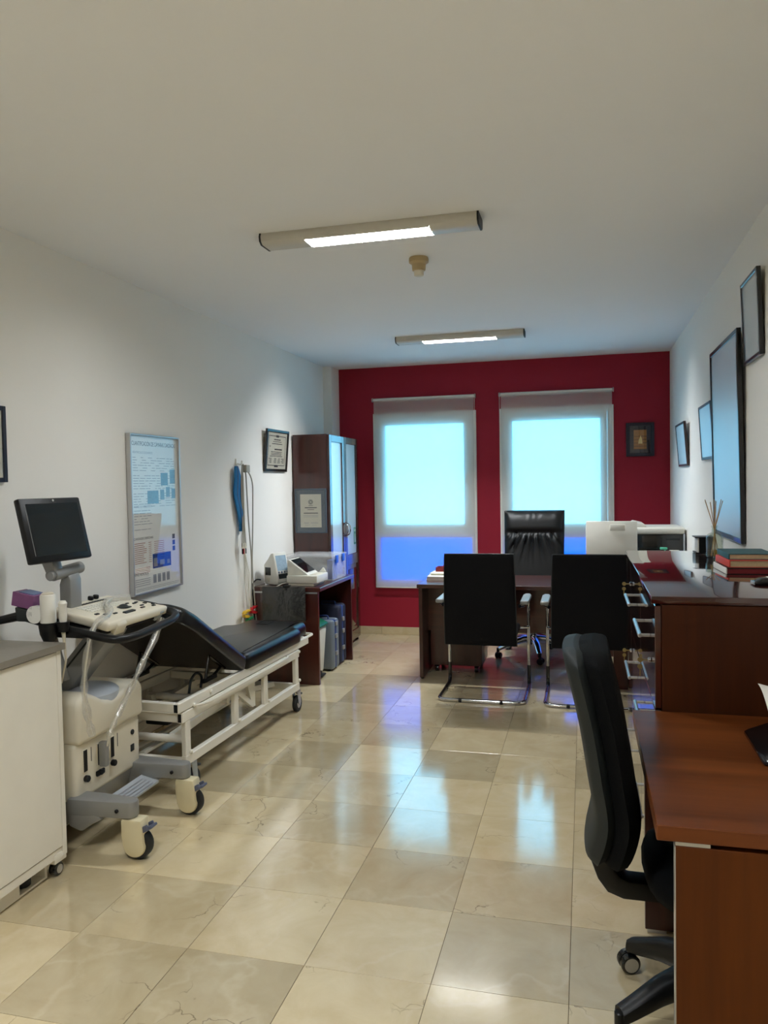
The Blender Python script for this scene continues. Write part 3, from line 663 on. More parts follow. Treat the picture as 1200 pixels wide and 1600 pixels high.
def case(name, lab, x0, x1, y0, y1, h, shell, band, tilt=0.):
    t = T(name, lab, 'suitcase', ((x0 + x1) / 2, (y0 + y1) / 2, 0)); ym = (y0 + y1) / 2
    MB().box(x0, x1, y0, ym - .018, .012, h, .028, 3).build('shell_half', shell, t)
    MB().box(x0, x1, ym + .018, y1, .012, h, .028, 3).build('shell_half', shell, t)
    MB().box(x0 + .006, x1 - .004, ym - .02, ym + .02, .018, h - .006, .012, 2).build('middle_band', band, t)
    for z in (.12, .26, .36): MB().box(x1 - .008, x1 + .006, ym - .022, ym + .022, z, z + .035, .004).build('catch', 'silver', t)
    MB().tube(rp([(x1 - .07, ym, h - .004), (x1 - .07, ym, h + .022), (x1 - .19, ym, h + .022), (x1 - .19, ym, h - .004)], .02), .007, 8).build('carry_handle', band, t)
    for x in (x0 + .05, x1 - .05):
        for yy in (y0 + .03, y1 - .03): MB().cyl((x, yy, 0), (x, yy, .014), .012, n=10).build('foot', 'black', t)
case('hard_case', 'grey hard case with blue band between bin and desk end', -2.32, -1.955, 5.86, 6.02, .415, 'casegrey', 'caseblue')
case('travel_case', 'taller navy case squeezed against the far side desk panel', -2.34, -1.965, 6.07, 6.25, .50, 'casenavy', 'caseblue')

# ---- wall hook with cuff, leads and clamps
HY = 5.21
MB().box(XL, XL + .012, HY - .014, HY + .014, 1.64, 1.70, .004).tube(rp([(XL + .01, HY, 1.665), (XL + .045, HY, 1.655), (XL + .05, HY, 1.685)], .015), .007, 8).build('wall_hook', 'pvc', None, 'small white hook on the left wall holding leads', 'hook')
t = T('pressure_cuff', 'blue pressure cuff hanging from the wall hook', 'cuff', (XL + .03, HY - .03, 1.17))
def fn(u, v):
    z = 1.645 - .475 * v; wv = .022 + .055 * math.sin(min(1, v * 1.15) * PI) ** .6 + .012 * v
    return Vector((XL + .022 + .012 * math.sin(u * PI) + .006 * math.sin(v * 11), HY - .055 + .075 * v + (u - .5) * 2 * wv * .75, z))
mb = MB().grid(fn, 8, 24); mb2 = MB(); mb2.V = list(mb.V) + [v + Vector((.010, 0, 0)) for v in mb.V]; nv = len(mb.V)
mb2.F = list(mb.F) + [tuple(i + nv for i in f[::-1]) for f in mb.F]
def rim(nu, nvv):
    e = [(i, i + 1) for i in range(nu)] + [(nvv * (nu + 1) + i + 1, nvv * (nu + 1) + i) for i in range(nu)] + [((j + 1) * (nu + 1), j * (nu + 1)) for j in range(nvv)] + [(j * (nu + 1) + nu, (j + 1) * (nu + 1) + nu) for j in range(nvv)]
    return [(a, a + nv, b + nv, b) for a, b in e]
mb2.F += rim(8, 24); mb2.build('cuff_band', 'cuff', t)
def edge(u): return [fn(u, k / 16) + Vector((.011, 0, 0)) for k in range(17)]
MB().tube(edge(.25), .0025, 6).build('seam', 'bluecard', t)
t = T('lead_bundle', 'bundle of grey leads with snap ends hanging from the wall hook', 'cable', (XL + .045, HY, .6))
rnd = random.Random(9)
for k in range(4):
    yo = HY - .012 + .008 * k; xo = XL + .045 + .004 * (k % 2)
    MB().tube([(xo, HY + .01, 1.655), (xo + .003, yo - .004, 1.55), (xo, yo, 1.4), (xo, yo + .008, 1.2), (xo, yo + .012 * (k - 1.0), 1.06)], .0042, 6).build('lead', 'cable', t)
for k, m in enumerate(('black', 'redp', 'wcable', 'black')):
    yo = HY + .002 + .017 * (k - 1)
    MB().box(XL + .038, XL + .052, yo - .007, yo + .007, 1.045, 1.085, .003).build('plug', 'cream', t)
    MB().cyl((XL + .045, yo, 1.005), (XL + .045, yo, 1.044), .006, n=10).build('snap_end', m, t)
MB().tube(rp([(XL + .05, HY + .015, 1.66), (XL + .055, HY + .05, 1.60), (XL + .05, HY + .09, 1.2), (XL + .05, HY + .13, .95), (XL + .05, HY + .10, .62), (XL + .05, HY + .15, .40)], .1), .005, 8).build('long_lead', 'cable', t)
MB().tube(rp([(XL + .055, HY + .03, 1.645), (XL + .06, HY + .16, 1.55), (XL + .055, HY + .15, 1.2), (XL + .05, HY + .13, .9), (XL + .05, HY + .19, .45)], .1), .005, 8).build('long_lead', 'cable', t)
MB().box(XL + .04, XL + .075, HY + .02, HY + .085, 1.60, 1.655, .006).build('junction_block', 'cable', t)
for k in range(5):
    yo = HY + .02 + .02 * k
    MB().tube([(XL + .045, HY + .005 + .006 * k, 1.005), (XL + .042, yo, .85), (XL + .043, yo + .02 * math.sin(k), .70), (XL + .045, yo + .01, .575)], .0022, 6).build('thin_lead', 'wcable', t)
def clamp(y, z, m, lab, s=1., rx=0.):
    t = T('limb_clamp', lab, 'clamp', (XL + .05, y, z), 'coloured limb clamps')
    MB().prism([(y - .05 * s, z), (y - .03 * s, z + .022), (y + .05 * s, z + .026), (y + .07 * s, z + .014), (y + .02 * s, z + .008)], 'x', XL + .036, XL + .064, .003).build('upper_jaw', m, t)
    MB().prism([(y - .05 * s, z - .002), (y + .01 * s, z - .010), (y + .06 * s, z - .028), (y + .02 * s, z - .034), (y - .035 * s, z - .024)], 'x', XL + .036, XL + .064, .003).build('lower_jaw', m, t)
    MB().cyl((XL + .034, y - .01 * s, z), (XL + .066, y - .01 * s, z), .007, n=12).build('pivot', 'alu', t)
clamp(5.215, .565, 'yelp', 'yellow limb clamp hanging left of the red one', .9)
clamp(5.345, .575, 'redp', 'red limb clamp hanging by the side desk', 1.)
clamp(5.27, .505, 'grnp', 'green limb clamp hanging lowest above the couch', .9)

# ================================================================== exam couch
BX, BY = -2.142, 4.15
t = T('exam_couch', 'white steel exam couch with raised black leather backrest', 'couch', (BX, BY, 0))
xl, xr = BX - .285, BX + .285
def rail(m, x0, x1, y0, y1, z0, z1): return m.box(x0, x1, y0, y1, z0, z1, .004, 1)
# fixed lower frame
for x0 in (xr - .03, xl):
    rail(MB(), x0, x0 + .03, 3.36, 4.80, .145, .195).build('lower_rail', 'white', t)
    rail(MB(), x0, x0 + .03, 3.33, 4.80, .362, .414).build('middle_rail', 'white', t)
    rail(MB(), x0 + (.004 if x0 > BX else 0), x0 + (.030 if x0 > BX else .026), 3.30, 4.97, .418, .468).build('upper_rail', 'white', t)
    for y in (3.385, 3.90, 4.285, 4.765): rail(MB(), x0 + .002, x0 + .028, y - .024, y + .024, .193, .364).build('post', 'white', t)
for y0, y1, z0, z1, nm in ((3.305, 3.335, .420, .466, 'upper_cross_rail'), (3.335, 3.365, .364, .412, 'middle_cross_rail'), (3.365, 3.395, .15, .178, 'lower_cross_rail'), (4.94, 4.97, .420, .466, 'upper_cross_rail'), (4.765, 4.795, .364, .412, 'middle_cross_rail'), (4.765, 4.795, .15, .19, 'lower_cross_rail'), (4.10, 4.13, .364, .41, 'middle_cross_rail')):
    rail(MB(), xl + .03, xr - .03, y0, y1, z0, z1).build(nm, 'white', t)
# dark tube ends at the near end
for z0, z1 in ((.424, .462), (.368, .408)): B(xr - .026 if z0 > .4 else xr - .024, xr - .006, (3.2985 if z0 > .4 else 3.3285), (3.3005 if z0 > .4 else 3.3305), z0, z1).build('open_tube_end', 'black', t)
MB().cyl((xl + .03, 3.42, .255), (xr - .03, 3.42, .255), .019).build('lift_tube', 'white', t)
MB().cyl((xl + .03, 3.86, .33), (xr - .03, 3.86, .33), .019).build('lift_tube', 'white', t)
for x in (xl + .10, xr - .14):
    MB().prism([(3.42, .235), (3.44, .275), (4.45, .345), (4.46, .31)], 'x', x, x + .03).build('scissor_arm', 'white', t)
    MB().prism([(4.72, .18), (4.70, .215), (3.80, .350), (3.80, .315)], 'x', x - .034, x - .004).build('scissor_arm', 'white', t)
for x in (xl + .17, xl + .25): rail(MB(), x, x + .035, 3.395, 4.765, .15, .165).build('floor_slat', 'white', t)
MB().prism([(3.945, .35), (3.985, .362), (4.20, .215), (4.165, .205)], 'x', xr - .055, xr - .035).build('diagonal_brace', 'white', t)
MB().prism([(4.10, .36), (4.20, .36), (4.20, .205), (4.165, .205)], 'x', xr - .056, xr - .036).build('gusset_plate', 'white', t)
B(xr - .33, xr - .20, 3.52, 3.68, .28, .35, .008).build('motor_box', 'black', t)
MB().tube([(xr - .20 + .012 * math.cos(k * .8), 3.66 + .012 * k / 2, .34 + .012 * math.sin(k * .8)) for k in range(46)], .004, 6).build('coiled_cord', 'black', t)
MB().tube(rp([(xr - .12, 3.60, .43), (xr - .12, 3.62, .50), (xr - .12, 3.68, .525), (xr - .12, 3.74, .49), (xr - .12, 3.72, .43)], .03), .007, 8).build('hand_switch_loop', 'black', t)
# side rod and bolts
MB().tube(rp([(xr - .002, 3.44, .425), (xr + .022, 3.47, .420), (xr + .022, 3.56, .412), (xr + .022, 4.56, .412), (xr - .002, 4.60, .412)], .03), .0075, 8).build('side_rod', 'white', t)
for y, z in ((3.44, .425), (3.61, .448), (3.40, .205), (3.92, .205), (4.31, .205), (4.79, .40), (4.79, .21)):
    MB().lathe([(.011, 0), (.011, .006), (.006, .011)], (xr - .001, y, z), 12, (1, 0, 0)).build('bolt_cap', 'white', t)
def hockey(y0, y1):  # pull bar at the foot end
    return rp([(xr - .03, y0, .452), (xr - .03, y1, .452), (xl + .03, y1, .452), (xl + .03, y0, .452)], .03)
MB().tube(hockey(4.95, 5.13), .009, 8).build('end_bar', 'white', t)
# cushions
def cushion(poly, z0, z1, b, rc=.035):
    """padded slab: rounded outline, rolled upper edge"""
    n = len(poly); P_ = []
    for i in range(n):
        a, c, d = Vector(poly[i - 1]), Vector(poly[i]), Vector(poly[(i + 1) % n])
        e1, e2 = a - c, d - c; k = min(rc, e1.length * .45, e2.length * .45); p, q = c + e1.normalized() * k, c + e2.normalized() * k
        for t_ in range(6): t_ /= 5; P_.append(p * (1 - t_) ** 2 + c * 2 * t_ * (1 - t_) + q * t_ * t_)
    m = len(P_); N = []
    for i in range(m):
        d = P_[(i + 1) % m] - P_[i - 1]; N.append(Vector((-d.y, d.x)).normalized())
    rings = [(.010, z0), (.002, z0 + .006), (0, z0 + .016)] + [(b * (1 - math.cos(a)), z1 - b + b * math.sin(a)) for a in [PI / 2 * k / 6 for k in range(7)]] + [(b + .006, z1 + .001)]
    V = [(P_[i].x + N[i].x * o, P_[i].y + N[i].y * o, z) for o, z in rings for i in range(m)]
    F = [(r * m + i, r * m + (i + 1) % m, (r + 1) * m + (i + 1) % m, (r + 1) * m + i) for r in range(len(rings) - 1) for i in range(m)]
    F += [tuple(range(m))[::-1], tuple((len(rings) - 1) * m + i for i in range(m))]
    return MB().raw(V, F)
cxl, cxr = BX - .295, BX + .30
seat = [(cxl, 4.0), (cxr, 4.0), (cxr, 4.78), (cxr - .008, 4.82), (cxr - .060, 4.85), (cxr - .055, 5.06), (cxl + .08, 5.06), (cxl + .085, 4.85), (cxl + .008, 4.82), (cxl, 4.78)]
s_ = cushion(seat, .462, .556, .045, .05).build('seat_cushion', 'leather', t)
MB().tube(rp([(BX - .05, 4.86, .5605), (BX + .03, 4.86, .5605), (BX + .03, 5.0, .5605), (BX - .05, 5.0, .5605), (BX - .05, 4.86, .5605)], .02), .002, 6).build('face_slot_seam', 'leather', s_)
# back section tilted about the hinge
L = .79; ang = R(31.5)
mb = cushion([(cxl, 0), (cxr, 0), (cxr, L - .16), (cxr - .022, L - .06), (cxr - .09, L - .008), (cxr - .17, L), (cxl + .17, L), (cxl + .09, L - .008), (cxl + .022, L - .06), (cxl, L - .16)], 0, .09, .042)
def tb(v): return Vector((v.x, 3.985 - v.y * math.cos(ang) + v.z * math.sin(ang) * 0.9, .462 + v.y * math.sin(ang) + v.z * math.cos(ang)))
mb.V = [tb(v) for v in mb.V]; mb.build('back_cushion', 'leather', t)
for x in (xr - .09, xl + .06):
    pts = [tb(Vector((x, l, -.006))) for l in (.06, .26)]
    MB().tube(pts, .009, 8).build('hinge_bar', 'dchrome', t)
    MB().tube([tb(Vector((x, .10, -.008))), (x, 3.80, .475)], .008, 8).tube([tb(Vector((x, .26, -.008))), (x, 3.72, .475)], .008, 8).build('tilt_strut', 'dchrome', t)
    B(x - .012, x + .012, 3.69, 3.83, .462, .482, .004).build('strut_foot', 'black', t)
# casters
for x in (xr - .02, xl + .02):
    for y in (4.78, 3.43):
        c = MB().prism([(y - .022, .148), (y + .022, .148), (y + .03, .06), (y + .012, .045), (y - .01, .06)], 'x', x - .022, x - .017).prism([(y - .022, .148), (y + .022, .148), (y + .03, .06), (y + .012, .045), (y - .01, .06)], 'x', x + .017, x + .022).box(x - .022, x + .022, y - .022, y + .022, .135, .148, .003).build('caster_fork', 'alu', t)
        yc = y + .014
        MB().lathe([(.030, -.014), (.050, -.014), (.054, -.008), (.054, .008), (.050, .014), (.030, .014)], (x, yc, .054), 24, (1, 0, 0)).build('tyre', 'rubber', c)
        MB().lathe([(.010, -.016), (.030, -.014), (.030, .014), (.010, .016)], (x, yc, .054), 20, (1, 0, 0)).build('hub', 'alu', c)
        MB().box(x - .015, x + .015, y + .03, y + .075, .105, .118, .004, rot=(R(-15), 0, 0)).build('brake_pedal', 'dkgrey', c)
t.rotation_euler.z = R(-1.6)

# ================================================================== ultrasound machine
UY = 2.953
t = T('ultrasound_machine', 'cream wheeled ultrasound machine with dark monitor beside the exam couch', 'ultrasound', (-2.15, UY, 0))
ya, yb = 2.715, 3.192
MB().prism([(-2.42, .10), (-2.42, .25), (-2.05, .25), (-2.03, .22), (-2.06, .13), (-2.12, .085), (-2.38, .085)], 'y', ya + .012, yb - .012, .01, 2).build('chassis', 'silver', t)
# lower housing with the socket panel, upper shoulder
MB().box(-2.43, -2.028, ya, yb, .205, .45, .02, 3).build('lower_housing', 'cream', t)
def shoulder():
    prof = []; mb = MB()
    for k in range(7): a = PI / 2 * k / 6; prof.append((yb - .055 + .055 * math.cos(a), .565 + .055 * math.sin(a)))
    prof += [(yb - .11, .606), (yb - .18, .588), (UY, .580), (ya + .18, .592), (ya + .13, .622)]
    for k in range(7): a = PI / 2 + PI / 2 * k / 6; prof.append((ya + .065 + .065 * math.cos(a), .595 + .06 * math.sin(a)))
    prof += [(ya, .445), (yb, .445)]
    return mb.prism(prof, 'x', -2.43, -2.005, .022, 3)
shoulder().build('upper_housing', 'cream', t)
MB().lathe([(.150, -.03), (.148, .012), (.135, .024), (.10, .032), (.05, .036), (.01, .037)], (-2.16, UY + .015, .592), 36, sx=1., sy=1.).build('turntable_dome', 'dome', t)
# socket panel details
fx = -2.028
def slot(y, z0, z1, m='black'):
    MB().box(fx - .002, fx + .004, y - .017, y + .017, z0 - .006, z1 + .006, .003).build('socket_frame', 'cream', t)
    B(fx + .003, fx + .0055, y - .012, y + .012, z0, z1).build('socket_slot', m, t)
slot(2.775, .322, .412); slot(2.872, .318, .408, 'dkgrey'); slot(2.965, .318, .406)
for y in (2.775, 2.965): MB().cyl((fx, y, .292), (fx + .02, y, .292), .014, n=16).build('lock_knob', 'black', t)
MB().cyl((fx, 2.872, .285), (fx + .018, 2.872, .285), .012, n=16).box(fx, fx + .012, 2.845, 2.90, .272, .296, .005).build('lock_lever', 'black', t)
for y in (2.82, 3.01): B(fx - .001, fx + .0012, y - .0015, y + .0015, .35, .41).build('seam_line', 'dkgrey', t)
MB().cyl((fx, 3.125, .378), (fx + .006, 3.125, .378), .012, n=16).build('round_jack', 'dkgrey', t)
B(fx - .001, fx + .003, 3.11, 3.138, .29, .322, .002).build('square_jack', 'dkgrey', t)
B(-2.30, -2.10, ya - .004, ya + .004, .47, .56, .02, 3).build('side_grip', 'black', t)
B(-2.30, -2.10, ya - .004, ya + .004, .32, .40, .02, 3).build('side_grip', 'black', t)
# silver legs and casters
for y in (2.742, 3.172):
    n = 10; poly = [(-2.05, y - .042), (-2.05, y + .042)]
    poly = [(-2.06, y + .05), (-1.95, y + .046), (-1.83, y + .036)] + [(-1.80 + .036 * math.cos(a), y + .036 * math.sin(a)) for a in [PI / 2 - PI * k / n for k in range(1, n)]] + [(-1.83, y - .036), (-1.95, y - .046), (-2.06, y - .05)]
    MB().prism(poly, 'z', .168, .236, .008, 2).prism([(-2.06, .12), (-2.06, .235), (-1.98, .228), (-1.90, .16), (-1.95, .135), (-2.0, .10)], 'y', y - .045, y + .045, .012, 2).build('front_leg', 'silver', t)
    MB().cyl((-1.835, y - .0445, .20), (-1.835, y - .034, .20), .008, n=12).build('leg_hole', 'black', t)
    poly = [(-2.38, y + .045), (-2.44, y + .03), (-2.44, y - .03), (-2.38, y - .045)]
    MB().prism(poly, 'z', .150, .215, .008, 2).build('rear_leg', 'silver', t)
    for x, nm in ((-1.772, 1), (-2.40, 0)):
        zt_ = .167 if nm else .149
        sh = MB().prism([(x - .052, zt_), (x + .040, zt_), (x + .046, .120), (x + .05, .075)] + [(x + .004 + .050 * math.cos(a), .062 + .050 * math.sin(a)) for a in [-PI * k / 14 for k in range(0, 14)]] + [(x - .052, .10)], 'y', y - .034, y + .034, .010, 2).build('caster_shell', 'cream2', t)
        MB().lathe([(.03, -.021), (.058, -.021), (.062, -.014), (.062, .014), (.058, .021), (.03, .021)], (x + .008, y, .062), 28, (0, 1, 0)).build('caster_tyre', 'rubber', sh)
        if nm: MB().box(x + .030, x + .085, y - .024, y + .024, .122, .134, .004, rot=(0, R(-28), 0)).box(x + .028, x + .07, y - .026, y - .018, .118, .142, .003, rot=(0, R(-28), 0)).box(x + .028, x + .07, y + .018, y + .026, .118, .142, .003, rot=(0, R(-28), 0)).build('brake_pedal', 'bluegrey', sh)
fr = MB().prism([(-1.985, .168), (-1.90, .150), (-1.898, .160), (-1.984, .182)], 'y', 2.785, 3.13).build('foot_rest', 'dome', t)
MB().raw([(-1.96 + .018 * k, yy, .1795 - .0038 * k) for k in range(4) for yy in (2.83, 3.09)] + [(-1.955 + .018 * k, yy, .1787 - .0038 * k) for k in range(4) for yy in (2.83, 3.09)], [(2 * k, 2 * k + 1, 8 + 2 * k + 1, 8 + 2 * k) for k in range(4)]).build('tread_lines', 'greyink', fr)['kind'] = 'stuff'
# lifting column
MB().prism([(-2.30, .64), (-2.20, .60), (-1.955, .88), (-1.97, .91), (-2.05, .92)], 'y', UY - .06, UY + .06, .012, 2).build('lift_arm', 'silver', t)
MB().prism([(-2.252, .66), (-2.246, .655), (-2.035, .888), (-2.041, .892)], 'y', UY - .0615, UY - .0595).build('arm_groove', 'dkgrey', t)
# console: under tray, keyboard deck, keys
tray = MB().prism([(-2.20, .90), (-2.22, .955), (-1.93, .915), (-1.92, .895), (-2.02, .885)], 'y', 2.80, 3.25, .01, 2).build('under_tray', 'black', t)
ca = math.atan2(.048, .30)
def deck(u, v, h=0.):  # u 0..1 near to far along y, v 0..1 back to front
    w_ = .205 + .03 * v
    x = -2.195 + .305 * v; z = .998 - .05 * v
    return Vector((x + h * math.sin(ca), UY + .055 + (u - .5) * 2 * w_, z + h * math.cos(ca)))
def deckbox(u0, u1, v0, v1, h0, h1): 
    mb = MB(); V = [deck(u, v, h) for h in (h0, h1) for (u, v) in ((u0, v0), (u1, v0), (u1, v1), (u0, v1))]
    return V, [(0, 1, 2, 3), (4, 7, 6, 5), (0, 4, 5, 1), (1, 5, 6, 2), (2, 6, 7, 3), (3, 7, 4, 0)]
bm = bmesh.new(); V, F = deckbox(0, 1, 0, 1, -.04, 0); vs = [bm.verts.new(v) for v in V]; [bm.faces.new([vs[i] for i in f]) for f in F]
bmesh.ops.recalc_face_normals(bm, faces=list(bm.faces)); bmesh.ops.bevel(bm, geom=list(bm.edges), offset=.014, segments=3, profile=.5, affect='EDGES')
dk = MB()._add(bm).build('keyboard_deck', 'cream', t)
mb = MB()
for r_ in range(4):
    for k in range(14): V, F = deckbox(.20 + k * .043, .235 + k * .043, .24 + r_ * .072, .295 + r_ * .072, 0, .003); mb.raw(V, F)
o = mb.build('letter_keys', 'devwhite', dk); o['kind'] = 'stuff'
mb = MB()
for k in range(12): V, F = deckbox(.19 + k * .05, .225 + k * .05, .15, .185, 0, .003); mb.raw(V, F)
for (u, v, du, dv) in ((.14, .60, .05, .04), (.20, .68, .05, .04), (.30, .74, .05, .03), (.74, .52, .04, .03), (.80, .58, .05, .03), (.86, .56, .04, .03), (.90, .66, .03, .05), (.78, .72, .05, .03), (.70, .80, .06, .03), (.62, .66, .05, .03), (.92, .78, .04, .03), (.86, .84, .05, .03), (.56, .60, .04, .03)):
    V, F = deckbox(u, u + du, v, v + dv, 0, .004); mb.raw(V, F)
o = mb.build('dark_keys', 'dkgrey', dk); o['kind'] = 'stuff'
for u, v in ((.10, .12), (.20, .10), (.62, .06), (.72, .055)):
    c = deck(u, v); MB().cyl(c, c + Vector((.002, 0, .018)), .013, n=16).build('knob', 'black', dk)
c = deck(.60, .62); MB().lathe([(.030, 0), (.030, .004), (.022, .006), (.016, .012), (.006, .016)], c + Vector((0, 0, -.001)), 20).build('trackball', 'dkgrey', dk)
V, F = deckbox(.40, .56, .80, .86, 0, .006); MB().raw(V, F).build('button_bar', 'dkgrey', dk)
MB().prism([(-1.93, .90), (-1.895, .945), (-1.885, .925), (-1.905, .885)], 'y', 2.83, 2.90, .006).build('deck_bracket', 'cream', t)
MB().prism([(-1.95, .90), (-1.90, .945), (-1.89, .925), (-1.925, .885)], 'y', 3.17, 3.21, .006).build('deck_bracket', 'dome', t)
hp = rp([(-2.16, 2.735, .945), (-1.97, 2.715, .915), (-1.815, 2.705, .893), (-1.785, 2.80, .893), (-1.800, 3.12, .905), (-1.840, 3.235, .915), (-2.0, 3.262, .945), (-2.06, 3.24, .955)], .07, 7)
MB().tube(hp, .017, 12).build('grab_handle', 'black', t)
B(-2.10, -1.95, 2.70, 2.80, .895, .925, .01).build('holder_block', 'black', t)
# cup holders on the near side
MB().lathe([(.022, -.06), (.034, -.03), (.038, 0), (.038, .012), (.034, .012)], (-2.11, 2.685, .945), 20).build('cup_holder', 'black', t)
MB().lathe([(.020, -.03), (.024, 0), (.024, .01), (.018, .01)], (-2.045, 2.69, .955), 16).build('cup_holder', 'black', t)
MB().tube([(-2.12, 2.69, .95), (-2.24, 2.69, .985), (-2.38, 2.685, .955), (-2.40, 2.685, .95)], [.014, .02, .016, .018], 10).build('rear_grip', 'black', t)
MB().prism([(-2.245, .965), (-2.165, .965), (-2.16, 1.01), (-2.25, 1.025)], 'y', 2.66, 2.74, .006).build('box_shelf', 'dkgrey', t)
MB().prism([(-2.22, .96), (-2.18, .955), (-2.10, .70), (-2.13, .70)], 'y', 2.76, 2.80, .006).build('rear_strut', 'silver', t)
# monitor arm and monitor
MB().prism([(-2.195, .985), (-2.195, 1.09), (-2.18, 1.135), (-2.15, 1.145), (-2.135, 1.11), (-2.135, .98)], 'y', 2.865, 2.945, .012, 2).build('monitor_post', 'silver', t)
MB().cyl((-2.165, 2.79, 1.14), (-2.165, 2.975, 1.155), .026).cyl((-2.165, 2.77, 1.139), (-2.165, 2.785, 1.14), .022).build('swivel_barrel', 'silver', t)
MB().prism([(-2.19, 1.13), (-2.14, 1.13), (-2.175, 1.24), (-2.205, 1.26), (-2.235, 1.23)], 'y', 2.785, 2.845, .01, 2).build('monitor_arm', 'silver', t)
mroot = Matrix.Translation((-2.150, 2.795, 1.332)) @ Euler((R(-14), 0, R(83))).to_matrix().to_4x4()
W_, H_ = .335, .270
def mon(mb): mb.M = mroot; return mb
m1 = mon(MB()).box(-W_ / 2, W_ / 2, -.012, .018, -H_ / 2, H_ / 2, .008, 2).build('monitor_housing', 'black', t)
mon(MB()).box(-W_ / 2 + .03, W_ / 2 - .03, .017, .045, -H_ / 2 + .03, H_ / 2 - .03, .012, 2).build('monitor_back', 'dome', m1)
mon(MB()).box(-W_ / 2 + .030, W_ / 2 - .024, -.0130, -.0115, -H_ / 2 + .028, H_ / 2 - .024).build('screen', 'screen', m1)
mon(MB()).cyl((.012, -.011, H_ / 2 - .012), (.012, -.0135, H_ / 2 - .012), .005, n=14).build('badge', 'alu', m1)
mon(MB()).box(-W_ / 2 + .024, -W_ / 2 + .026, -.0132, -.0118, -H_ / 2 + .03, H_ / 2 - .03).build('bezel_highlight', 'silver', m1)
# things on the machine
t2 = T('gel_bottle', 'white cylindrical bottle standing in the ultrasound machine cup holder', 'bottle', (-2.11, 2.685, .947))
MB().lathe([(.026, 0), (.031, .004), (.031, .112), (.027, .118)], (-2.11, 2.685, .958), 24).build('bottle_body', 'devwhite', t2)
MB().lathe([(.023, .114), (.024, .120), (.018, .124)], (-2.11, 2.685, .960), 20).build('cap', 'cream', t2)
t2 = T('ultrasound_probe', 'small white ultrasound probe in its holder beside the keyboard', 'probe', (-2.045, 2.69, .92))
MB().lathe([(.008, -.03), (.013, .0), (.016, .03), (.016, .07), (.018, .085), (.012, .095)], (-2.045, 2.69, .955), 16).build('probe_body', 'devwhite', t2)
MB().tube([(-2.045, 2.69, .93), (-2.046, 2.695, .88), (-2.06, 2.72, .80), (-2.10, 2.74, .70)], [.009, .006, .004, .004], 8).build('probe_cable', 'cream', t2)
MB().lathe([(.016, -.012), (.036, -.012), (.036, .012), (.016, .012)], (-2.158, 2.672, .995), 24, (0, 1, 0)).build('tape_roll', 'paper', None, 'roll of white tape hung beside the white bottle', 'tape')
t2 = T('glove_box', 'purple and blue cardboard box on the machine shelf left of the bottle', 'box', (-2.205, 2.70, 1.03))
MB().box(-2.262, -2.160, 2.66, 2.74, 1.022, 1.080, .002, 1, rot=(0, R(10), 0)).build('carton', 'purple', t2)
MB().box(-2.235, -2.165, 2.67, 2.735, 1.0775, 1.0815, .001, 1, rot=(0, R(10), 0)).build('blue_flap', 'bluecard', t2)
# clear sleeves with cables
t2 = T('sleeved_cable', 'cable in clear plastic sleeve draped over the keyboard and hanging at front', 'cable', (-1.96, 2.75, .5))
p1 = [deck(.93, .42, .012), deck(.72, .30, .016), deck(.45, .45, .018), deck(.22, .80, .016), Vector((-1.935, 2.735, .945)), Vector((-1.935, 2.70, .88)), Vector((-1.955, 2.69, .75)), Vector((-1.962, 2.695, .65)), Vector((-1.945, 2.70, .55)), Vector((-1.94, 2.71, .50))]
p1 = rp(p1, .05, 4)
MB().tube(p1, [.014 + .004 * math.sin(k * 1.3) for k in range(len(p1))], 8).build('plastic_sleeve', 'sleeve', t2)
MB().tube(p1, .0035, 6).build('inner_cable', 'wcable', t2)
t2 = T('sleeved_cable', 'cable in clear plastic sleeve running from the grab handle to a front socket', 'cable', (-1.97, 3.0, .4))
p1 = rp([(-1.90, 3.19, .90), (-1.915, 3.18, .83), (-1.945, 3.09, .70), (-1.955, 3.0, .60), (-1.965, 2.905, .50), (-1.975, 2.875, .45), (-1.985, 2.872, .40)], .05, 4)
MB().tube(p1, [.016 + .003 * math.sin(k * 1.7) - .006 * k / len(p1) for k in range(len(p1))], 8).build('plastic_sleeve', 'sleeve', t2)
MB().tube(p1, .004, 6).build('inner_cable', 'wcable', t2)
MB().box(-2.021, -1.985, 2.858, 2.888, .31, .42, .008, 2).build('connector', 'silver', t2)
MB().tube([(-2.20 + .06 * math.cos(k * .35) - .001 * k, 2.74 + .02 * math.sin(k * .2), .76 + .075 * math.sin(k * .35) - .0012 * k) for k in range(60)], .0035, 6).build('coiled_cable', 'cable', None, 'coil of thin grey cable hanging behind the ultrasound machine', 'cable')

# ================================================================== sink cabinet (near left)
KX = -1.98
t = T('sink_cabinet', 'white cabinet with steel sink top cut off by the left photo edge', 'cabinet', (-2.22, 2.1, 0))
ka, kb = 1.55, 2.585
MB().box(XL + .013, KX - .02, ka, kb, .072, .735).box(XL + .013, KX - .02, kb - .018, kb, .735, .876).box(XL + .013, KX - .02, ka, ka + .018, .735, .876).box(XL + .013, XL + .031, ka + .018, kb - .018, .735, .876).box(KX - .038, KX - .02, ka + .018, kb - .018, .735, .876).build('cabinet_body', 'white', t)
for a, b in ((ka + .002, 2.065), (2.069, kb - .026)): B(KX - .019, KX, a, b, .112, .872, .0015, 1).build('door', 'white', t)
B(KX - .019, KX, kb - .024, kb, .072, .875, .0015, 1).build('end_stile', 'white', t)
B(KX - .019, KX - .004, ka, kb - .026, .074, .108, .0015, 1).build('lower_rail', 'white', t)
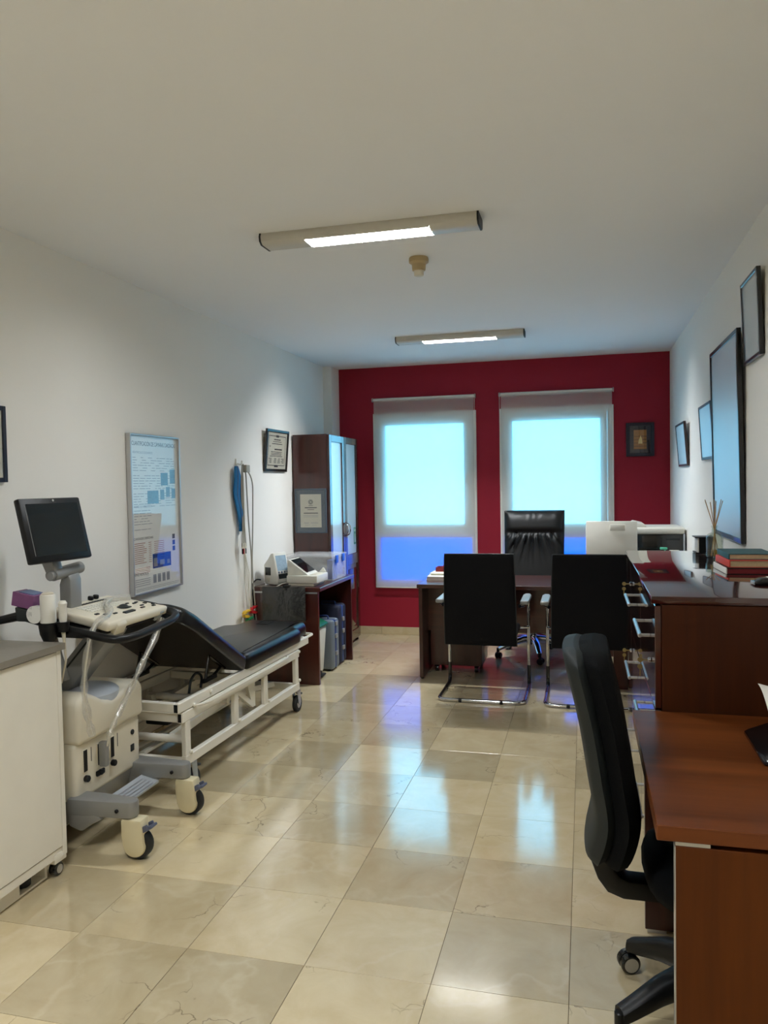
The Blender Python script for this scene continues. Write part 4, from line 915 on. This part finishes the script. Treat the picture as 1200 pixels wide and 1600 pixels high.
# steel top with a sunken oval basin
top = MB(); n = 40; cx, cy, rx, ry = -2.235, 2.14, .155, .30; zt = .902
xa, xb, y0, y1 = XL + .013, KX + .012, ka, kb + .012
ring = [(cx + rx * math.copysign(abs(math.cos(2 * PI * k / n)) ** .6, math.cos(2 * PI * k / n)), cy + ry * math.copysign(abs(math.sin(2 * PI * k / n)) ** .6, math.sin(2 * PI * k / n))) for k in range(n)]
out = []
for k in range(n):
    c_, s__ = math.cos(2 * PI * k / n), math.sin(2 * PI * k / n); m_ = max(abs(c_), abs(s__))
    px, py = c_ / m_, s__ / m_
    out.append((cx + (px * (xb - cx) if px > 0 else px * (cx - xa)), cy + (py * (y1 - cy) if py > 0 else py * (cy - y0))))
V = [(x, y, zt) for x, y in out] + [(x, y, zt) for x, y in ring] + [(cx + (x - cx) * .94, cy + (y - cy) * .94, zt - .012) for x, y in ring] + [(cx + (x - cx) * .85, cy + (y - cy) * .88, zt - .15) for x, y in ring] + [(x, y, zt - .025) for x, y in out]
F = [(k, (k + 1) % n, n + (k + 1) % n, n + k) for k in range(n)] + [(n + k, n + (k + 1) % n, 2 * n + (k + 1) % n, 2 * n + k) for k in range(n)] + [(2 * n + k, 2 * n + (k + 1) % n, 3 * n + (k + 1) % n, 3 * n + k) for k in range(n)] + [tuple(3 * n + k for k in range(n))] + [(k, 4 * n + k, 4 * n + (k + 1) % n, (k + 1) % n) for k in range(n)]
top.raw(V, F).build('sink_top', 'steel', t)
# low open box and casters below
MB().box(-2.40, -2.018, 2.35, 2.362, .004, .07).box(-2.40, -2.018, 2.362, 2.50, .004, .012).box(-2.40, -2.39, 2.362, 2.50, .012, .07).box(-2.40, -2.018, 2.50, 2.512, .004, .07).build('open_base_box', 'white', t)
MB().box(-2.40, -2.018, 1.80, 2.35, .004, .07).build('plinth', 'white', t)
def smallwheel(x, y, par, r=.026):
    c = MB().box(x - .02, x + .012, y - .016, y + .016, .058, .072, .003).build('caster', 'black', par)
    MB().lathe([(.012, -.016), (r - .003, -.016), (r, -.012), (r, .012), (r - .003, .016), (.012, .016)], (x, y, r), 24, (1, 0, 0)).build('wheel', 'blackg', c)
    MB().lathe([(.008, .016), (.017, .0165), (.017, .0175), (.008, .0178)], (x, y, r), 18, (1, 0, 0)).build('wheel_rim', 'alu', c)
smallwheel(-2.005, 2.548, t)
smallwheel(-2.42, 2.54, t)
MB().box(-2.012, -1.982, 2.515, 2.582, .056, .092, .002).build('caster_plate', 'white', t)
MB().lathe([(.026, 0), (.031, .003), (.031, .026), (.026, .030)], (-2.06, 2.425, .0125), 24).build('black_foot', 'black', t)

# ================================================================== doctor's desk
DX0, DX1, DY0, DY1, DZ = -1.245, .16, 5.75, 6.42, .73
t = T('office_desk', 'wide mahogany office desk in front of the windows', 'desk', ((DX0 + DX1) / 2, (DY0 + DY1) / 2, 0))
B(DX0, DX1, DY0, DY1, DZ - .03, DZ, .003, 1).build('desk_top', 'maho_x', t)
for x in (DX0 + .012, DX1 - .04): B(x, x + .028, DY0 + .015, DY1 - .015, .012, DZ - .03, .002, 1).build('side_panel', 'maho_z', t)
for x in (DX0 + .026, DX1 - .026):
    for y in (DY0 + .04, DY1 - .05): MB().cyl((x, y, 0), (x, y, .0125), .012, n=12).build('foot', 'black', t)
B(DX0 + .04, DX1 - .04, 5.99, 6.008, .335, DZ - .03).build('modesty_panel', 'maho_x', t)
t = T('drawer_pedestal', 'mahogany rolling drawer pedestal under the office desk', 'drawer unit', (-.985, 6.21, 0))
MB().box(-1.195, -.79, 6.02, 6.38, .055, .60, .002, 1).build('pedestal_body', 'maho_z', t)
for z in (.06, .24, .42): B(-1.193, -.792, 6.381, 6.398, z, z + .172, .002, 1).build('drawer_front', 'maho_x', t)
for x in (-1.15, -.835):
    for y in (6.06, 6.34):
        c = MB().box(x - .018, x + .018, y - .018, y + .018, .038, .056, .003).build('caster', 'black', t)
        MB().lathe([(.006, -.014), (.022, -.014), (.024, -.01), (.024, .01), (.022, .014), (.006, .014)], (x, y - .01, .024), 20, (1, 0, 0)).build('wheel', 'blackg', c)
# things on the desk
def sheetstack(name, lab, cat, x0, x1, y0, y1, z0, n, th, m, rz):
    t = T(name, lab, cat, ((x0 + x1) / 2, (y0 + y1) / 2, z0)); rnd = random.Random(n)
    for k in range(n):
        dx, dy = rnd.uniform(-.006, .006), rnd.uniform(-.006, .006)
        B(x0 + dx, x1 + dx, y0 + dy, y1 + dy, z0 + k * th + .0004, z0 + (k + 1) * th).build('sheet_block', m, t)
    t.rotation_euler.z = rz
sheetstack('paper_stack', 'broad stack of white papers at the left end of the office desk', 'papers', -1.215, -.96, 5.98, 6.33, DZ, 3, .011, 'paper', R(2))
sheetstack('notepad', 'buff notepad lying on the white papers', 'notepad', -1.195, -.98, 6.06, 6.30, DZ + .0335, 2, .008, 'cpaper', R(-2))
t = T('red_card_box', 'small dark red open box on the office desk papers', 'box', (-1.12, 6.22, DZ + .05))
mb = MB().box(-1.175, -1.065, 6.17, 6.275, DZ + .050, DZ + .056).box(-1.175, -1.065, 6.17, 6.176, DZ + .056, DZ + .085).box(-1.175, -1.065, 6.269, 6.275, DZ + .056, DZ + .085).box(-1.175, -1.169, 6.176, 6.269, DZ + .056, DZ + .085).box(-1.071, -1.065, 6.176, 6.269, DZ + .056, DZ + .085)
mb.build('tray', 'dkred', t)
MB().prism([(-1.14, DZ + .0565), (-1.09, DZ + .0565), (-1.10, DZ + .105), (-1.11, DZ + .11)], 'y', 6.20, 6.21).build('card', 'redp', t)
# white monitor seen from behind
t = T('desktop_computer', 'white desktop computer screen seen from behind on the office desk', 'computer', (.075, 6.12, DZ))
mroot2 = Matrix.Translation((.19, 6.02, 0)) @ Euler((0, 0, R(-3))).to_matrix().to_4x4()
def dc(): m = MB(); m.M = mroot2; return m
dc().box(-.185, .185, 0, .028, .855, 1.19, .008, 2, rot=(R(-5), 0, R(0))).build('screen_housing', 'devwhite', t)
dc().box(-.165, .165, .022, .027, .875, 1.17, rot=(R(-5), 0, 0)).build('screen', 'screen', t)
dc().box(-.01, .10, -.010, .002, 1.12, 1.165, .003).build('rear_label_plate', 'devwhite', t)
dc().prism([(.03, DZ + .012), (.06, DZ + .012), (.03, .93), (.01, .93)], 'x', -.05, .05, .004).build('stand_neck', 'devwhite', t)
dc().box(-.12, .12, -.06, .15, DZ + .0005, DZ + .014, .005).build('stand_foot', 'devwhite', t)
# return table by the right wall with the printer
t = T('return_table', 'mahogany return table by the right wall under the printer', 'table', (.46, 6.3, 0))
B(.175, XR - .014, 5.72, 6.85, .70, .73, .003, 1).build('table_top', 'maho_y', t)
for y in (5.74, 6.80): B(.19, XR - .02, y, y + .028, 0, .70, .002, 1).build('side_panel', 'maho_z', t)
t = T('printer', 'large black and white printer in the far right corner', 'printer', (.55, 6.5, .73))
MB().box(.372, .728, 6.28, 6.70, .7305, 1.075, .012, 2).build('printer_body', 'blackg', t)
MB().box(.362, .736, 6.27, 6.71, 1.076, 1.128, .018, 3).build('scanner_lid', 'devwhite', t)
MB().prism([(.366, 1.128), (.46, 1.128), (.45, 1.150), (.38, 1.165), (.366, 1.16)], 'y', 6.30, 6.70, .006).build('paper_feeder', 'devwhite', t)
B(.725, .738, 6.27, 6.70, .735, 1.08, .004).build('side_cover', 'dome', t)
for k in range(5): B(.40, .56, 6.277, 6.2795, .90 + .016 * k, .906 + .016 * k).build('vent_slat', 'dkgrey', t)
B(.565, .572, 6.274, 6.28, .80, 1.05).build('panel_seam', 'dkgrey', t)
MB().box(.60, .70, 6.275, 6.28, 1.03, 1.045).build('button_strip', 'dkgrey', t)
t = T('pump_dispenser', 'small mint green pump dispenser before the printer', 'dispenser', (.575, 6.10, .73))
MB().lathe([(.024, 0), (.028, .005), (.028, .12), (.020, .15), (.010, .165), (.010, .18)], (.575, 6.10, .7305), 20).build('bottle', 'bottle', t)
MB().lathe([(.012, 0), (.014, .03), (.006, .045), (.006, .065)], (.575, 6.10, .91), 16).box(.54, .592, 6.09, 6.11, .972, .99, .005).build('pump_head', 'mint', t)
MB().box(.61, .68, 6.08, 6.16, .7305, .965, .004).build('carton', 'cpaper', None, 'tall cream carton beside the mint pump dispenser', 'carton')

# ================================================================== executive chair
EX, EY = -.435, 6.72
t = T('executive_chair', 'high-backed black leather executive chair behind the office desk', 'chair', (EX, EY, 0))
def eb(u, v):   # leather back face towards the camera (-y)
    w_ = .262 - .012 * (1 - v) + .0 * v; x = EX + (u - .5) * 2 * w_; z = .50 + .738 * v
    s = abs(u - .5) * 2; edge = (1 - s ** 8)
    y = EY + .10 + .16 * v - .045 * edge * (1 - (2 * v - 1) ** 10)
    # head roll seam and gathers
    y += .022 * math.exp(-((v - .74) / .035) ** 2) * edge
    g = math.exp(-((v - .56) / .16) ** 2) * edge
    an = math.atan2(u - .5, 1.02 - v)
    y += .0075 * edge * (math.sin(an * 34) + .6 * math.sin(an * 55 + 1.3)) * math.exp(-((v - .67) / .17) ** 2) if v < .73 else .002 * edge * math.sin(u * 44 + 2 * math.sin(u * 13)) * math.exp(-((v - .95) / .04) ** 2)
    y += .012 * math.exp(-((s - .66 - .12 * math.sin(v * 5)) / .05) ** 2) * (1 - v ** 6) * (v < .74)
    return Vector((x, y, z))
mb = MB().grid(eb, 72, 60); nv = len(mb.V); base = list(mb.V); nu = 73
mb.V = base + [Vector((v.x, EY + .205 + .16 * ((v.z - .5) / .738), v.z)) for v in base]
mb.F = list(mb.F) + [tuple(i + nv for i in f[::-1]) for f in mb.F]
e = [(i, i + 1) for i in range(72)] + [(60 * nu + i + 1, 60 * nu + i) for i in range(72)] + [((j + 1) * nu, j * nu) for j in range(60)] + [(j * nu + 72, (j + 1) * nu + 72) for j in range(60)]
mb.F += [(a, a + nv, b + nv, b) for a, b in e]
mb.build('backrest', 'leather2', t, smooth=50)
MB().box(EX - .26, EX + .26, EY - .27, EY + .22, .44, .54, .035, 3).build('seat', 'leather2', t)
MB().prism([(EX - .18, .44), (EX + .18, .44), (EX + .10, .41), (EX - .10, .41)], 'y', EY - .16, EY + .16, .006).build('seat_mechanism', 'black', t)
MB().prism([(EY + .12, .42), (EY + .26, .44), (EY + .33, .60), (EY + .30, .60), (EY + .23, .47), (EY + .12, .45)], 'x', EX - .05, EX + .05, .005).build('back_bracket', 'black', t)
def starbase(t, cx, cy, r, a0, hub_h, mat_, capm, wheel_r=.028, arm=None, n=5):
    MB().cyl((cx, cy, .11), (cx, cy, hub_h), .026).cyl((cx, cy, .10), (cx, cy, .19), .042, .034).build('gas_column', 'chrome' if mat_ == 'chrome' else 'black', t)
    for k in range(n):
        a = R(a0 + 360 / n * k); dx, dy = math.cos(a), math.sin(a)
        pts = [Vector((cx + dx * q * r, cy + dy * q * r, z)) for q, z in ((.06, .150), (.3, .150), (.6, .128), (.85, .098), (1., .082))]
        mb = MB(); W = [.036, .034, .031, .027, .025] if mat_ == 'black' else [.032, .030, .026, .022, .020]; Hh = [.042, .040, .034, .027, .022] if mat_ == 'black' else [.030, .028, .024, .020, .016]; V = []; F = []; m = 12
        for i, p in enumerate(pts):
            for j in range(m):
                q = 2 * PI * j / m; c, s_ = math.cos(q), math.sin(q); c = math.copysign(abs(c) ** .7, c); s_ = math.copysign(abs(s_) ** .7, s_)
                V.append(p + Vector((-dy, dx, 0)) * W[i] * c + Vector((0, 0, 1)) * Hh[i] * s_)
        for i in range(4):
            for j in range(m): F.append((i * m + j, i * m + (j + 1) % m, (i + 1) * m + (j + 1) % m, (i + 1) * m + j))
        F += [tuple(range(m))[::-1], tuple(4 * m + j for j in range(m))]
        ar = mb.raw(V, F).build('base_arm', mat_, t)
        tip = pts[-1]; aa = a + 1.1 + .7 * k; ox = Vector((math.cos(aa), math.sin(aa), 0)); wv = Vector((-ox.y, ox.x, 0))
        MB().cyl(tip + Vector((0, 0, -.025)), tip + Vector((0, 0, .012)), .014, n=14).build('caster_stem', capm, ar)
        c = Vector((tip.x, tip.y, wheel_r)) + ox * .008
        for s_ in (-1, 1):
            MB().lathe([(.004, -.010), (wheel_r - .004, -.010), (wheel_r, -.006), (wheel_r, .006), (wheel_r - .004, .010), (.004, .010)], c + wv * .014 * s_, 20, wv).build('wheel', 'blackg', ar)
            MB().lathe([(wheel_r * .55, -.0108), (wheel_r * .72, -.0112), (wheel_r * .72, .0112), (wheel_r * .55, .0108)], c + wv * .014 * s_, 18, wv).build('wheel_rim', 'alu' if mat_ != 'chrome' else 'dkgrey', ar)
starbase(t, EX, EY, .33, 282, .42, 'chrome', 'black')

# ================================================================== two visitor chairs
def visitor_chair():
    t = T('visitor_chair', '', 'chair', (0, 0, 0), 'black cantilever visitor chairs')
    hw = .292; yf, yr = .52, .015      # chair faces +y, base bar at the rear (towards -y)
    tube = rp([(-hw + .03, .10, .655), (-hw, .16, .655), (-hw, yf, .640), (-hw, yf - .02, .30), (-hw, yf, .013), (-hw, yr, .013), (hw, yr, .013), (hw, yf, .013), (hw, yf - .02, .30), (hw, yf, .640), (hw, .16, .655), (hw - .03, .10, .655)], .07, 7)
    fr = MB().tube(tube, .0125, 12).build('tube_frame', 'chrome', t)
    for s in (-1, 1):
        MB().tube(rp([(s * hw, yf - .012, .16), (s * hw, yf, .013), (s * hw, yf - .22, .013)], .07, 7), .0135, 12).build('bend_sleeve', 'blackg', fr)
        MB().cyl((s * .14, yr, -.0), (s * .14, yr, .012), .011, n=10).cyl((s * .14 - .012, yr, .013), (s * .14 + .012, yr, .013), .0145, n=14).build('glide', 'black', fr)
        MB().prism([(s * hw - .028, .11), (s * hw + .028, .11), (s * hw + .030, .42), (s * hw + .018, .47), (s * hw - .018, .47), (s * hw - .030, .42)], 'z', .662, .690, .010, 3).build('armrest', 'silver', t)
        MB().tube([(s * hw, .50, .44), (s * .20, .47, .44)], .010, 8).build('seat_support', 'chrome', t)
    # back panel: slim padded, narrower at the top
    def bk(u, v, f):
        z = .385 + .63 * v; w_ = .245 - .012 * v ** 2; s = abs(u - .5) * 2
        y = .03 - .030 * v + (.0 if f == 0 else .050) - (.004 if f == 0 else -.004) * (1 - s ** 6) * (1 - (2 * v - 1) ** 6) + .02 * (1 - v) ** 3
        return Vector(((u - .5) * 2 * w_, y, z))
    mb = MB(); NU, NV = 20, 24
    V0 = [bk(i / NU, j / NV, 0) for j in range(NV + 1) for i in range(NU + 1)]; V1 = [bk(i / NU, j / NV, 1) for j in range(NV + 1) for i in range(NU + 1)]
    F = [(j * (NU + 1) + i, j * (NU + 1) + i + 1, (j + 1) * (NU + 1) + i + 1, (j + 1) * (NU + 1) + i) for j in range(NV) for i in range(NU)]; n0 = len(V0)
    F2 = F + [tuple(i + n0 for i in f[::-1]) for f in F]; q = NU + 1
    e = [(i, i + 1) for i in range(NU)] + [(NV * q + i + 1, NV * q + i) for i in range(NU)] + [((j + 1) * q, j * q) for j in range(NV)] + [(j * q + NU, (j + 1) * q + NU) for j in range(NV)]
    bm = bmesh.new(); vs = [bm.verts.new(v) for v in V0 + V1]
    for f in F2 + [(a, a + n0, b + n0, b) for a, b in e]: bm.faces.new([vs[i] for i in f])
    bmesh.ops.recalc_face_normals(bm, faces=list(bm.faces))
    bmesh.ops.bevel(bm, geom=[ed for ed in bm.edges if ed.calc_face_angle(0) > 1.0], offset=.008, segments=2, profile=.5, affect='EDGES')
    MB()._add(bm).build('backrest', 'backfab', t)
    pts = [bk(0, j / 20, 0) for j in range(21)] + [bk(i / 10, 1, 0) for i in range(1, 11)] + [bk(1, 1 - j / 20, 0) for j in range(1, 21)]
    MB().tube([p + Vector((0, .006, .001)) for p in pts], .0035, 6).build('piping', 'dkgrey', bpy.data.objects[[o.name for o in t.children if o.name.startswith('backrest')][-1]])
    MB().box(-.235, .235, .05, .50, .415, .475, .025, 3).build('seat', 'backfab', t)
    return t
c1 = visitor_chair(); c1.location = (-.695, 5.19, 0); c1['label'] = 'left black cantilever visitor chair of two at the office desk'
c2 = copy_tree(c1); c2.location = (.024, 5.18, 0); c2['label'] = 'right black cantilever visitor chair of two, beside the filing cabinets'

# ================================================================== filing cabinets along the right wall
FX, FY0, FY3, FZ = .222, 2.70, 4.42, 1.112
group = 'mahogany filing cabinets under one top'
for k, (y0, y1, lab) in enumerate(((FY0, 3.394, 'mahogany filing cabinet nearest the warm brown desk'), (3.396, 4.089, 'mahogany filing cabinet in the middle of the row'), (4.091, FY3, 'narrow plain-fronted mahogany cabinet at the far end of the row'))):
    t = T('filing_cabinet', lab, 'cabinet', ((FX + XR) / 2, (y0 + y1) / 2, 0), group)
    B(FX + .022, XR - .014, y0, y1, .0, FZ - .028, .0015, 1).build('cabinet_body', 'filside', t)
    def key(y, z, d):
        lk = MB().cyl((FX, y, z), (FX - .012, y, z), .009, n=16).build('lock', 'chrome', d)
        MB().box(FX - .030, FX - .012, y - .001, y + .001, z - .0025, z + .0025).lathe([(.003, -.001), (.0095, -.001), (.0095, .001), (.003, .001)], (FX - .037, y, z), 14, (0, 1, 0)).build('key', 'gold', d)
        MB().lathe([(.003, -.001), (.009, -.001), (.009, .001), (.003, .001)], (FX - .038, y - .002, z - .024), 14, (0, 1, 0)).box(FX - .040, FX - .036, y - .003, y - .001, z - .058, z - .032).build('spare_key', 'gold', d)
    if k == 2:
        B(FX, FX + .021, y0 + .002, y1 - .002, .05, FZ - .032, .002, 1).build('door', 'polishz', t); continue
    for r_, (z0, z1) in enumerate(((.735, FZ - .032), (.392, .729), (.05, .386))):
        d = B(FX, FX + .021, y0 + .003, y1 - .003, z0, z1, .002, 1).build('drawer_front', 'polishz', t)
        yc = (y0 + y1) / 2 - .010; zc = (.945, .62, .29)[r_]; L2 = .15
        MB().cyl((FX - .036, yc - L2 - .012, zc), (FX - .036, yc + L2 + .012, zc), .0075, n=12).build('pull_bar', 'alu', d)
        for s in (-1, 1): MB().cyl((FX, yc + s * L2, zc), (FX - .036, yc + s * L2, zc), .006, n=10).build('pull_post', 'alu', d)
        if k == 0 and r_ == 0: key(y0 + .15, .865, d)
        if k == 1 and r_ < 2: key(y1 - .10, (.985, .655)[r_], d)
B(FX - .012, XR - .0125, FY0 - .004, FY3 + .004, FZ - .026, FZ, .004, 2).build('worktop', 'polish', None, 'long polished mahogany top lying over the filing cabinets', 'worktop')
# ---- things on top
t = T('reed_diffuser', 'glass reed diffuser on the polished top by the tall print', 'diffuser', (.612, 4.06, FZ))
MB().lathe([(.034, 0), (.039, .004), (.039, .095), (.032, .112), (.014, .122), (.013, .145), (.016, .148), (.016, .155), (.010, .155), (.009, .12), (.034, .10), (.036, .006)], (.612, 4.06, FZ + .0005), 28).build('bottle', 'bottle', t)
MB().lathe([(.033, .007), (.035, .010), (.035, .034), (.030, .036)], (.612, 4.06, FZ), 24).build('oil', 'oil', t)
rnd = random.Random(4)
for k, (dx, dy) in enumerate(((-.045, -.01), (-.040, .02), (-.022, -.015), (.0, .012), (.003, -.02), (.010, .02), (.030, .0), (.034, -.018))):
    MB().tube([(.612 - dx * .45, 4.06 - dy * .45, FZ + .008), (.612 + dx * .1, 4.06 + dy * .1, FZ + .15), (.612 + dx, 4.06 + dy, FZ + .283 - .006 * (k % 3))], .0018, 6).build('reed', 'reed', t)
t = T('card_holder', 'small black box with white edge beside the reed diffuser', 'box', (.60, 4.31, FZ))
MB().box(.568, .635, 4.26, 4.36, FZ + .006, FZ + .080, .001, 1).build('box_body', 'black', t)
MB().box(.548, .645, 4.25, 4.37, FZ + .081, FZ + .086).build('lid_plate', 'black', t)
MB().box(.550, .645, 4.25, 4.37, FZ + .0005, FZ + .0055).build('base_plate', 'black', t)
MB().box(.560, .567, 4.26, 4.36, FZ + .006, FZ + .080).build('card_edge', 'paper', t)
def book(x0, x1, y0, y1, z0, h, cover, spine, lab, rz, pages='pages'):
    t = T('book', lab, 'book', ((x0 + x1) / 2, (y0 + y1) / 2, z0), 'books on the polished top')
    MB().box(x0, x1, y0, y1, z0 + .0004, z0 + .003).box(x0, x1, y0, y1, z0 + h - .003, z0 + h).build('cover', cover, t)
    MB().box(x0 - .004, x0 + .002, y0, y1, z0 + .0004, z0 + h, .0025, 2).build('spine', spine, t)
    B(x0 + .002, x1 - .004, y0 + .004, y1 - .004, z0 + .003, z0 + h - .003).build('page_block', pages, t)
    t.rotation_euler.z = rz
book(.545, .728, 3.345, 3.60, FZ, .026, 'black', 'paper', 'black book with white spine at the bottom of the book pile', R(2), 'dkred')
book(.557, .735, 3.36, 3.61, FZ + .0262, .030, 'coral', 'coral', 'coral red book in the middle of the book pile', R(3))
book(.562, .735, 3.375, 3.625, FZ + .0564, .024, 'teal', 'teal', 'dark teal book on top of the book pile', R(1))
sp = [o for o in bpy.data.objects if o.name.startswith('book')]
t = T('handset', 'black handset with a pale tip lying on the polished top', 'handset', (.64, 3.05, FZ))
MB().prism([(.585, FZ + .001), (.585, FZ + .016), (.61, FZ + .026), (.74, FZ + .034), (.74, FZ + .004)], 'y', 2.995, 3.06, .006, 2).build('handset_body', 'blackg', t)
MB().box(.581, .587, 3.0, 3.055, FZ + .003, FZ + .014, .002).build('pale_tip', 'dome', t)
MB().raw([(.63, 3.005, FZ + .0285), (.655, 3.005, FZ + .0300), (.645, 3.05, FZ + .0295), (.63, 3.05, FZ + .0285)], [(0, 1, 2, 3)]).build('pale_label', 'paper', t)

# ================================================================== foreground desk
GX, GY0, GY1, GZ = .149, 1.795, 2.692, .73
t = T('writing_desk', 'warm brown wooden desk in the right foreground', 'desk', ((GX + XR) / 2, (GY0 + GY1) / 2, 0))
B(GX, XR - .013, GY0, GY1, GZ - .035, GZ, .002, 1).build('desk_top', 'teak_y', t)
B(.189, XR - .03, GY0 + .004, GY0 + .032, .012, .684, .0015, 1).build('end_panel', 'teak_z', t)
B(.189, .262, GY0 + .006, GY0 + .030, .685, .6945).build('spacer', 'alu', t)
B(.55, .62, GY0 + .006, GY0 + .030, .685, .6945).build('spacer', 'alu', t)
B(.1878, .1895, GY0 + .004, GY0 + .032, .012, .684).build('edge_band', 'alu', t)
B(.183, XR - .03, 2.645, 2.673, .012, .684, .0015, 1).build('end_panel', 'maho_z', t)
B(.186, .26, 2.647, 2.671, .685, .6945).build('spacer', 'alu', t)
for y in (GY0 + .018, 2.659):
    for x in (.22, .66): MB().box(x - .03, x + .03, y - .012, y + .012, 0, .0125, .002).build('foot', 'alu', t)
B(.60, .618, GY0 + .032, 2.645, .30, .694).build('modesty_panel', 'teak_z', t)
# document tray with paper at the right edge
t = T('desk_phone', 'black desk phone under a paper sheet at the right photo edge', 'phone', (.56, 2.28, GZ))
MB().prism([(.455, GZ + .001), (.458, GZ + .014), (.53, GZ + .044), (.67, GZ + .056), (.67, GZ + .001)], 'y', 2.22, 2.50, .01, 2).build('device_body', 'blackg', t)
def fn(u, v):
    return Vector((.480 + .235 * u + .02 * v, 2.24 + .28 * v - .06 * u, GZ + .066 + .035 * (1 - u) ** 2 + .05 * math.sin(v * PI * .6) + .02 * u))
mb = MB().grid(fn, 14, 14); nv = len(mb.V); mb.V = mb.V + [v + Vector((0, 0, .0012)) for v in mb.V]; mb.F = mb.F + [tuple(i + nv for i in f[::-1]) for f in mb.F]
mb.build('paper_sheet', 'paper', None, 'curled white paper sheet lying over the black phone', 'paper')

# ================================================================== task chair
CX, CY = .335, 2.225
t = T('task_chair', 'black upholstered task chair pulled up to the warm brown desk', 'chair', (CX, CY, 0))
starbase(t, CX, CY, .29, 136, .36, 'black', 'black', .03)
prof = [(-.240, .475), (-.212, .60), (-.226, .72), (-.248, .86), (-.280, 1.0), (-.290, 1.05)]   # front face of the pad (x from centre, z)
def back_at(v):
    k = v * (len(prof) - 1); i = min(int(k), len(prof) - 2); f = k - i; a, b = prof[i], prof[i + 1]
    p0 = prof[max(0, i - 1)]; p3 = prof[min(len(prof) - 1, i + 2)]
    def cr(A, B_, C, D): return .5 * ((2 * B_) + (-A + C) * f + (2 * A - 5 * B_ + 4 * C - D) * f * f + (-A + 3 * B_ - 3 * C + D) * f ** 3)
    return cr(p0[0], a[0], b[0], p3[0]), cr(p0[1], a[1], b[1], p3[1])
def pad(th0, th1, wmax, inset):
    NU, NV = 18, 30; V = []
    for side in (0, 1):
        for j in range(NV + 1):
            v = j / NV; x, z = back_at(inset + v * (1 - 2 * inset)); s = 2 * v - 1
            w_ = wmax * (1 - abs(s) ** 4.5 * (.42 if s > 0 else .30)) - inset * .3
            for i in range(NU + 1):
                q = (i / NU - .5) * 2; rim = max(0, 1 - abs(q) ** 5) ** .5 * max(0, 1 - abs(s) ** 26) ** .5
                off = -(th0 + (th1 - th0) * side); mid = -(th0 + th1) / 2
                V.append(Vector((CX + x + mid + (off - mid) * rim + .008 * q * q, CY + q * w_, z)))
    n = NU + 1; F = []
    for side in (0, 1):
        o = side * (NV + 1) * n
        for j in range(NV):
            for i in range(NU): F.append((o + j * n + i, o + j * n + i + 1, o + (j + 1) * n + i + 1, o + (j + 1) * n + i))
    o = (NV + 1) * n
    e = [(i, i + 1) for i in range(NU)] + [(NV * n + i, NV * n + i + 1) for i in range(NU)] + [(j * n, (j + 1) * n) for j in range(NV)] + [(j * n + NU, (j + 1) * n + NU) for j in range(NV)]
    F += [(a, b, b + o, a + o) for a, b in e]
    return MB().raw(V, F)
pad(-.012, .070, .215, .0).build('back_pad', 'mesh', t, smooth=60)
pad(.048, .112, .208, .015).build('back_shell', 'shell', t, smooth=60)
MB().box(CX - .135, CX - .05, CY - .028, CY + .028, .348, .385, .006).build('back_bar', 'black', t)
MB().prism([(CX - .325, .57), (CX - .325, .44), (CX - .308, .393), (CX - .282, .358), (CX - .24, .343), (CX - .12, .343), (CX - .12, .392), (CX - .225, .394), (CX - .250, .405), (CX - .264, .43), (CX - .262, .57)], 'y', CY - .036, CY + .036, .006, 2).build('bar_cover', 'black', t)
NS = 24
def seatring(k, r, z): a = 2 * PI * k / NS; c, s = math.cos(a), math.sin(a); return Vector((CX + .035 + .225 * r * math.copysign(abs(c) ** .65, c), CY + .235 * r * math.copysign(abs(s) ** .65, s), z))
prs = ((.55, .372), (.80, .380), (.95, .405), (1.0, .435), (.97, .462), (.85, .474), (.5, .470))
V = [seatring(k, r, z) for r, z in prs for k in range(NS)]
F = [(i * NS + k, i * NS + (k + 1) % NS, (i + 1) * NS + (k + 1) % NS, (i + 1) * NS + k) for i in range(len(prs) - 1) for k in range(NS)] + [tuple(range(NS))[::-1], tuple((len(prs) - 1) * NS + k for k in range(NS))]
MB().raw(V, F).build('seat', 'mesh', t, smooth=60)
B(CX - .10, CX + .10, CY - .08, CY + .08, .335, .372, .008).build('seat_mechanism', 'black', t)
